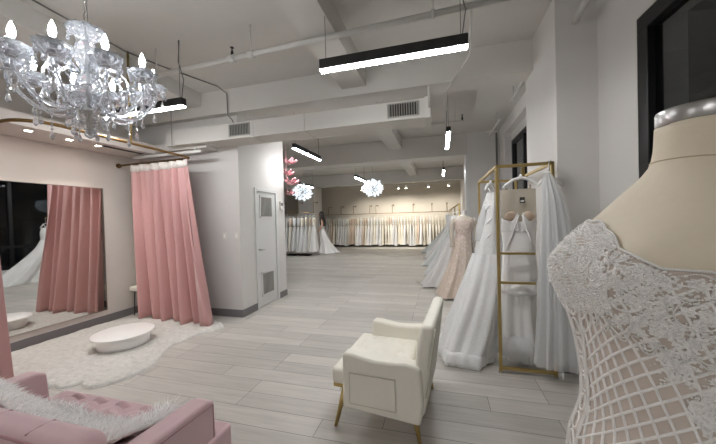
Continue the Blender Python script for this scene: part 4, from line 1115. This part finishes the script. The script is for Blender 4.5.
def beaded_gown():
    t = thing('beaded_gown', 'strapless beaded lace gown with a lattice corset on the large foreground dress form', 'gown', (FX, FY, 0))
    o = Vector((FX, FY, 0))
    r = random.Random(5)
    def S(th, z, off=.004): return form_pt(th, z, off) - o
    def lining(u, v):
        th = u * 2 * PI
        return S(th, lerp(.86, neckline(th if th < PI else th - 2 * PI) , v), .004)
    MB().grid(lining, 128, 60, cu=True).build('nude_lining', M['nude'], t)
    gk = [(0, .02 * -1, 0, .95, .20, .185, .0), (.4, 0, 0, .6, .27, .26, .05), (1, 0, 0, .01, .42, .40, .1)]
    gown_part(gk, 9, 0, 20, 96).build('skirt', M['lacew'], t)
    # --- lattice of ribbons
    lat = MB()
    RAD = .17
    def strip(s0, z0, ds, dz, n, keep, rad=.0023):
        run = []
        for k in range(n):
            s, z = s0 + ds * k, z0 + dz * k
            if keep(s / RAD, z): run.append(S(s / RAD, z, .0055))
            else:
                if len(run) > 2: lat.tube(run, rad, 6)
                run = []
        if len(run) > 2: lat.tube(run, rad, 6)
    keepL = lambda th, z: .0 - .1 < th < 1.6 and .95 < z < neckline(th) - .012
    for i in range(-24, 40):
        strip(-.15, .70 + i * .0245, .005, .0042, 110, keepL)                 # rising to the right
        strip(-.55 + i * .0235, 1.49, .0016, -.005, 120, keepL)                 # steep family
    lat.build('lattice_ribbon', M['lace'], t)
    # --- helper: beads and petals gathered into one trim each
    def bead(bm_, p, rr):
        v = [bm_.bm.verts.new(p + Vector(d) * rr) for d in ((1, 0, 0), (-1, 0, 0), (0, 1, 0), (0, -1, 0), (0, 0, 1), (0, 0, -1))]
        for a, b, c in ((0, 2, 4), (2, 1, 4), (1, 3, 4), (3, 0, 4), (2, 0, 5), (1, 2, 5), (3, 1, 5), (0, 3, 5)):
            fc = bm_.bm.faces.new((v[a], v[b], v[c])); fc.smooth = True
    def petal(pm, th, z, L, W, ang, lift=.003):
        # leaf lying on the surface, direction ang in (s,z)
        rows = []
        for q in (0, .25, .5, .75, 1):
            w = W * math.sin(PI * (q * .86 + .09))
            for sd in (-1, 0, 1):
                s_ = math.cos(ang) * L * q - math.sin(ang) * w * sd; zz = math.sin(ang) * L * q + math.cos(ang) * w * sd
                rows.append(pm.bm.verts.new(S(th + s_ / RAD, min(z + zz, neckline(th + s_ / RAD) - .001), .006 + lift * (1.3 - abs(sd)) * math.sin(PI * q))))
        for i in range(4):
            for j in range(2):
                fc = pm.bm.faces.new((rows[i * 3 + j], rows[i * 3 + j + 1], rows[i * 3 + j + 4], rows[i * 3 + j + 3])); fc.smooth = True
    # neckline edge: double row of beads with scallops
    nb = MB()
    for k in range(360):
        th = lerp(-1.9, 1.9, k / 359)
        bead(nb, S(th, neckline(th) + .0005, .0065), .0027)
        bead(nb, S(th, neckline(th) - .007 - .003 * math.sin(th * 26), .0065), .0017)
    e = nb.build('neckline_beading', M['bead'], t, recalc=False); e['kind'] = 'stuff'
    # floral lace over the cups
    fl = MB(); bd = MB()
    for k in range(2700):
        th = r.uniform(-.7, 1.7); top = neckline(th)
        z = top - .006 - r.random() ** 1.1 * (.155 if th < .9 else .19)
        if z < 1.315 + .02 * math.sin(th * 5) and th < .75: continue
        if noise.noise((th * 9, z * 55, 2)) < -.12: continue
        a0 = r.uniform(0, 6.28); n = r.choice((4, 5, 5, 6)); sz = r.uniform(.003, .0075)
        if r.random() < .55:
            for j in range(n): petal(fl, th, z, sz, sz * .36, a0 + j * 2 * PI / n)
            bead(bd, S(th, z, .010), .0019)
        else:
            for j in range(4):
                petal(fl, th + math.cos(a0) * j * .006 / RAD, z + math.sin(a0) * j * .006, sz * .8, sz * .28, a0 + (.8 if j % 2 else -.8))
        if r.random() < .6: bead(bd, S(th + r.uniform(-.04, .04), z + r.uniform(-.006, .006), .008), .0016)
    # floral spray low at the right
    for k in range(1300):
        th = r.uniform(.55, 1.6); z = r.uniform(.96, 1.32)
        if z > 1.33 - (1.25 - th) * .42 + .05 * math.sin(th * 9): 
            if th < 1.0: continue
        if th < .95 - (1.22 - z) * .9 + .06 * math.sin(z * 60): continue
        a0 = r.uniform(0, 6.28); n = r.choice((5, 5, 6)); sz = r.uniform(.004, .008)
        for j in range(n): petal(fl, th, z, sz, sz * .4, a0 + j * 2 * PI / n)
        bead(bd, S(th, z, .010), .002)
    # scrolls of beads on the cup and a scalloped lower edge
    def curve_beads(fn, n, rr):
        for k in range(n):
            th, z = fn(k / (n - 1)); bead(bd, S(th, min(z, neckline(th) - .001), .0085), rr)
    for cx, cz, R0 in ((.30, 1.405, .036), (.62, 1.375, .04), (.95, 1.36, .036), (1.25, 1.35, .034), (.06, 1.415, .022)):
        curve_beads(lambda q, cx=cx, cz=cz, R0=R0: (cx + R0 / RAD * (1 - .72 * q) * math.cos(q * 10.5 + 3.2), cz + R0 * (1 - .72 * q) * math.sin(q * 10.5 + 3.2)), 110, .0019)
    for i in range(9):
        th0 = -.0 + i * .15
        for off in (0, .006):
            curve_beads(lambda q, th0=th0, off=off: (th0 + .15 * q, 1.322 + .012 * math.sin(i * .9) - (.016 + off) * math.sin(PI * q)), 26, .0017)
    # fan of ribs on the outer cup
    fan = MB()
    for k in range(24):
        z0 = 1.470 - k * .0064
        run = []
        for q in range(14):
            th = lerp(-.85, .30 - .016 * k, q / 13)
            run.append(S(th, min(neckline(th) - .003, z0 + .022 * (q / 13) - .006 * math.sin(q / 13 * PI)), .0045))
        fan.tube(run, .0014, 6)
        for q in range(0, 14):
            if q % 2: bead(bd, run[q] + (run[q]).normalized() * .002, .0017)
    fan.build('fan_rib', M['lace'], t)
    # centre strip with scrolls, running down the front
    cs = MB()
    for s0 in (-.36, -.12):
        cs.tube([S(s0 + .02 * math.sin(z_ * 30), z_, .0065) for z_ in [lerp(1.345, .96, q / 60) for q in range(61)]], .0026, 6)
        for q in range(130):
            z_ = lerp(1.345, .96, q / 129); bead(bd, S(s0 + .02 * math.sin(z_ * 30), z_, .0095), .0018)
    for k in range(11):
        z0 = 1.335 - k * .036
        loop = [S(-.24 + .075 * math.cos(a), z0 - .016 + .0145 * math.sin(a), .0065) for a in [2 * PI * q / 20 for q in range(20)]]
        cs.tube(loop, .0021, 6, closed=True)
        for a in range(16):
            b = 2 * PI * a / 16; bead(bd, S(-.24 + .04 * math.cos(b), z0 - .016 + .0085 * math.sin(b), .008), .0014)
    cs.build('front_trim', M['lace'], t)
    q = fl.build('floral_lace', M['lace'], t, recalc=False); q['kind'] = 'stuff'
    q = bd.build('bead_embroidery', M['bead'], t, recalc=False); q['kind'] = 'stuff'
beaded_gown()

def window_gown():
    t = thing('wedding_gown', 'white gown with a train by the tall far window, mostly hidden behind the gold rack', 'gown', (.84, 5.78, 0))
    gown_part([(0, 0, 0, 1.12, .13, .11, .02), (.25, .0, -.05, .85, .20, .2, .07), (.6, .02, -.28, .42, .26, .40, .11), (.88, .03, -.52, .1, .32, .56, .13), (1, .04, -.62, .01, .34, .64, .13)], 7, 1.3, 22, 90).build('skirt', M['lacew'], t)
    gown_part([(0, 0, 0, 1.11, .13, .11, .02), (.5, 0, 0, 1.30, .15, .12, .03), (1, 0, 0, 1.46, .13, .08, .02)], 3, 0, 10, 60).build('bodice', M['lacew'], t)
    for s in (-1, 1): MB().tube([(s * .1, -.07, 1.45), (s * .11, 0, 1.57), (s * .1, .06, 1.45)], .012, 8).build('strap', M['satin'], t)
    MB().tube([(-.16, 0, 1.50), (-.08, 0, 1.565), (0, 0, 1.585), (.08, 0, 1.565), (.16, 0, 1.50)], .010, 8).build('hanger_arms', M['hanger'], t)
    MB().tube([(0, 0, 1.58), (0, 0, 1.66), (.02, 0, 1.69), (.02, 0, 1.72), (0, 0, 1.735), (-.02, 0, 1.72)], .004, 6).build('hanger_hook', M['chrome'], t)
    s = thing('gown_stand', 'slim gold stand holding the white gown by the far window', 'stand', (.84, 5.98, 0))
    MB().lathe([(.17, 0), (.17, .012), (.02, .02)], n=24).build('base', M['gold'], s)
    MB().tube([(0, 0, .015), (0, 0, 1.74), (0, -.2, 1.74)], .012, 8).build('pole', M['gold'], s)
window_gown()
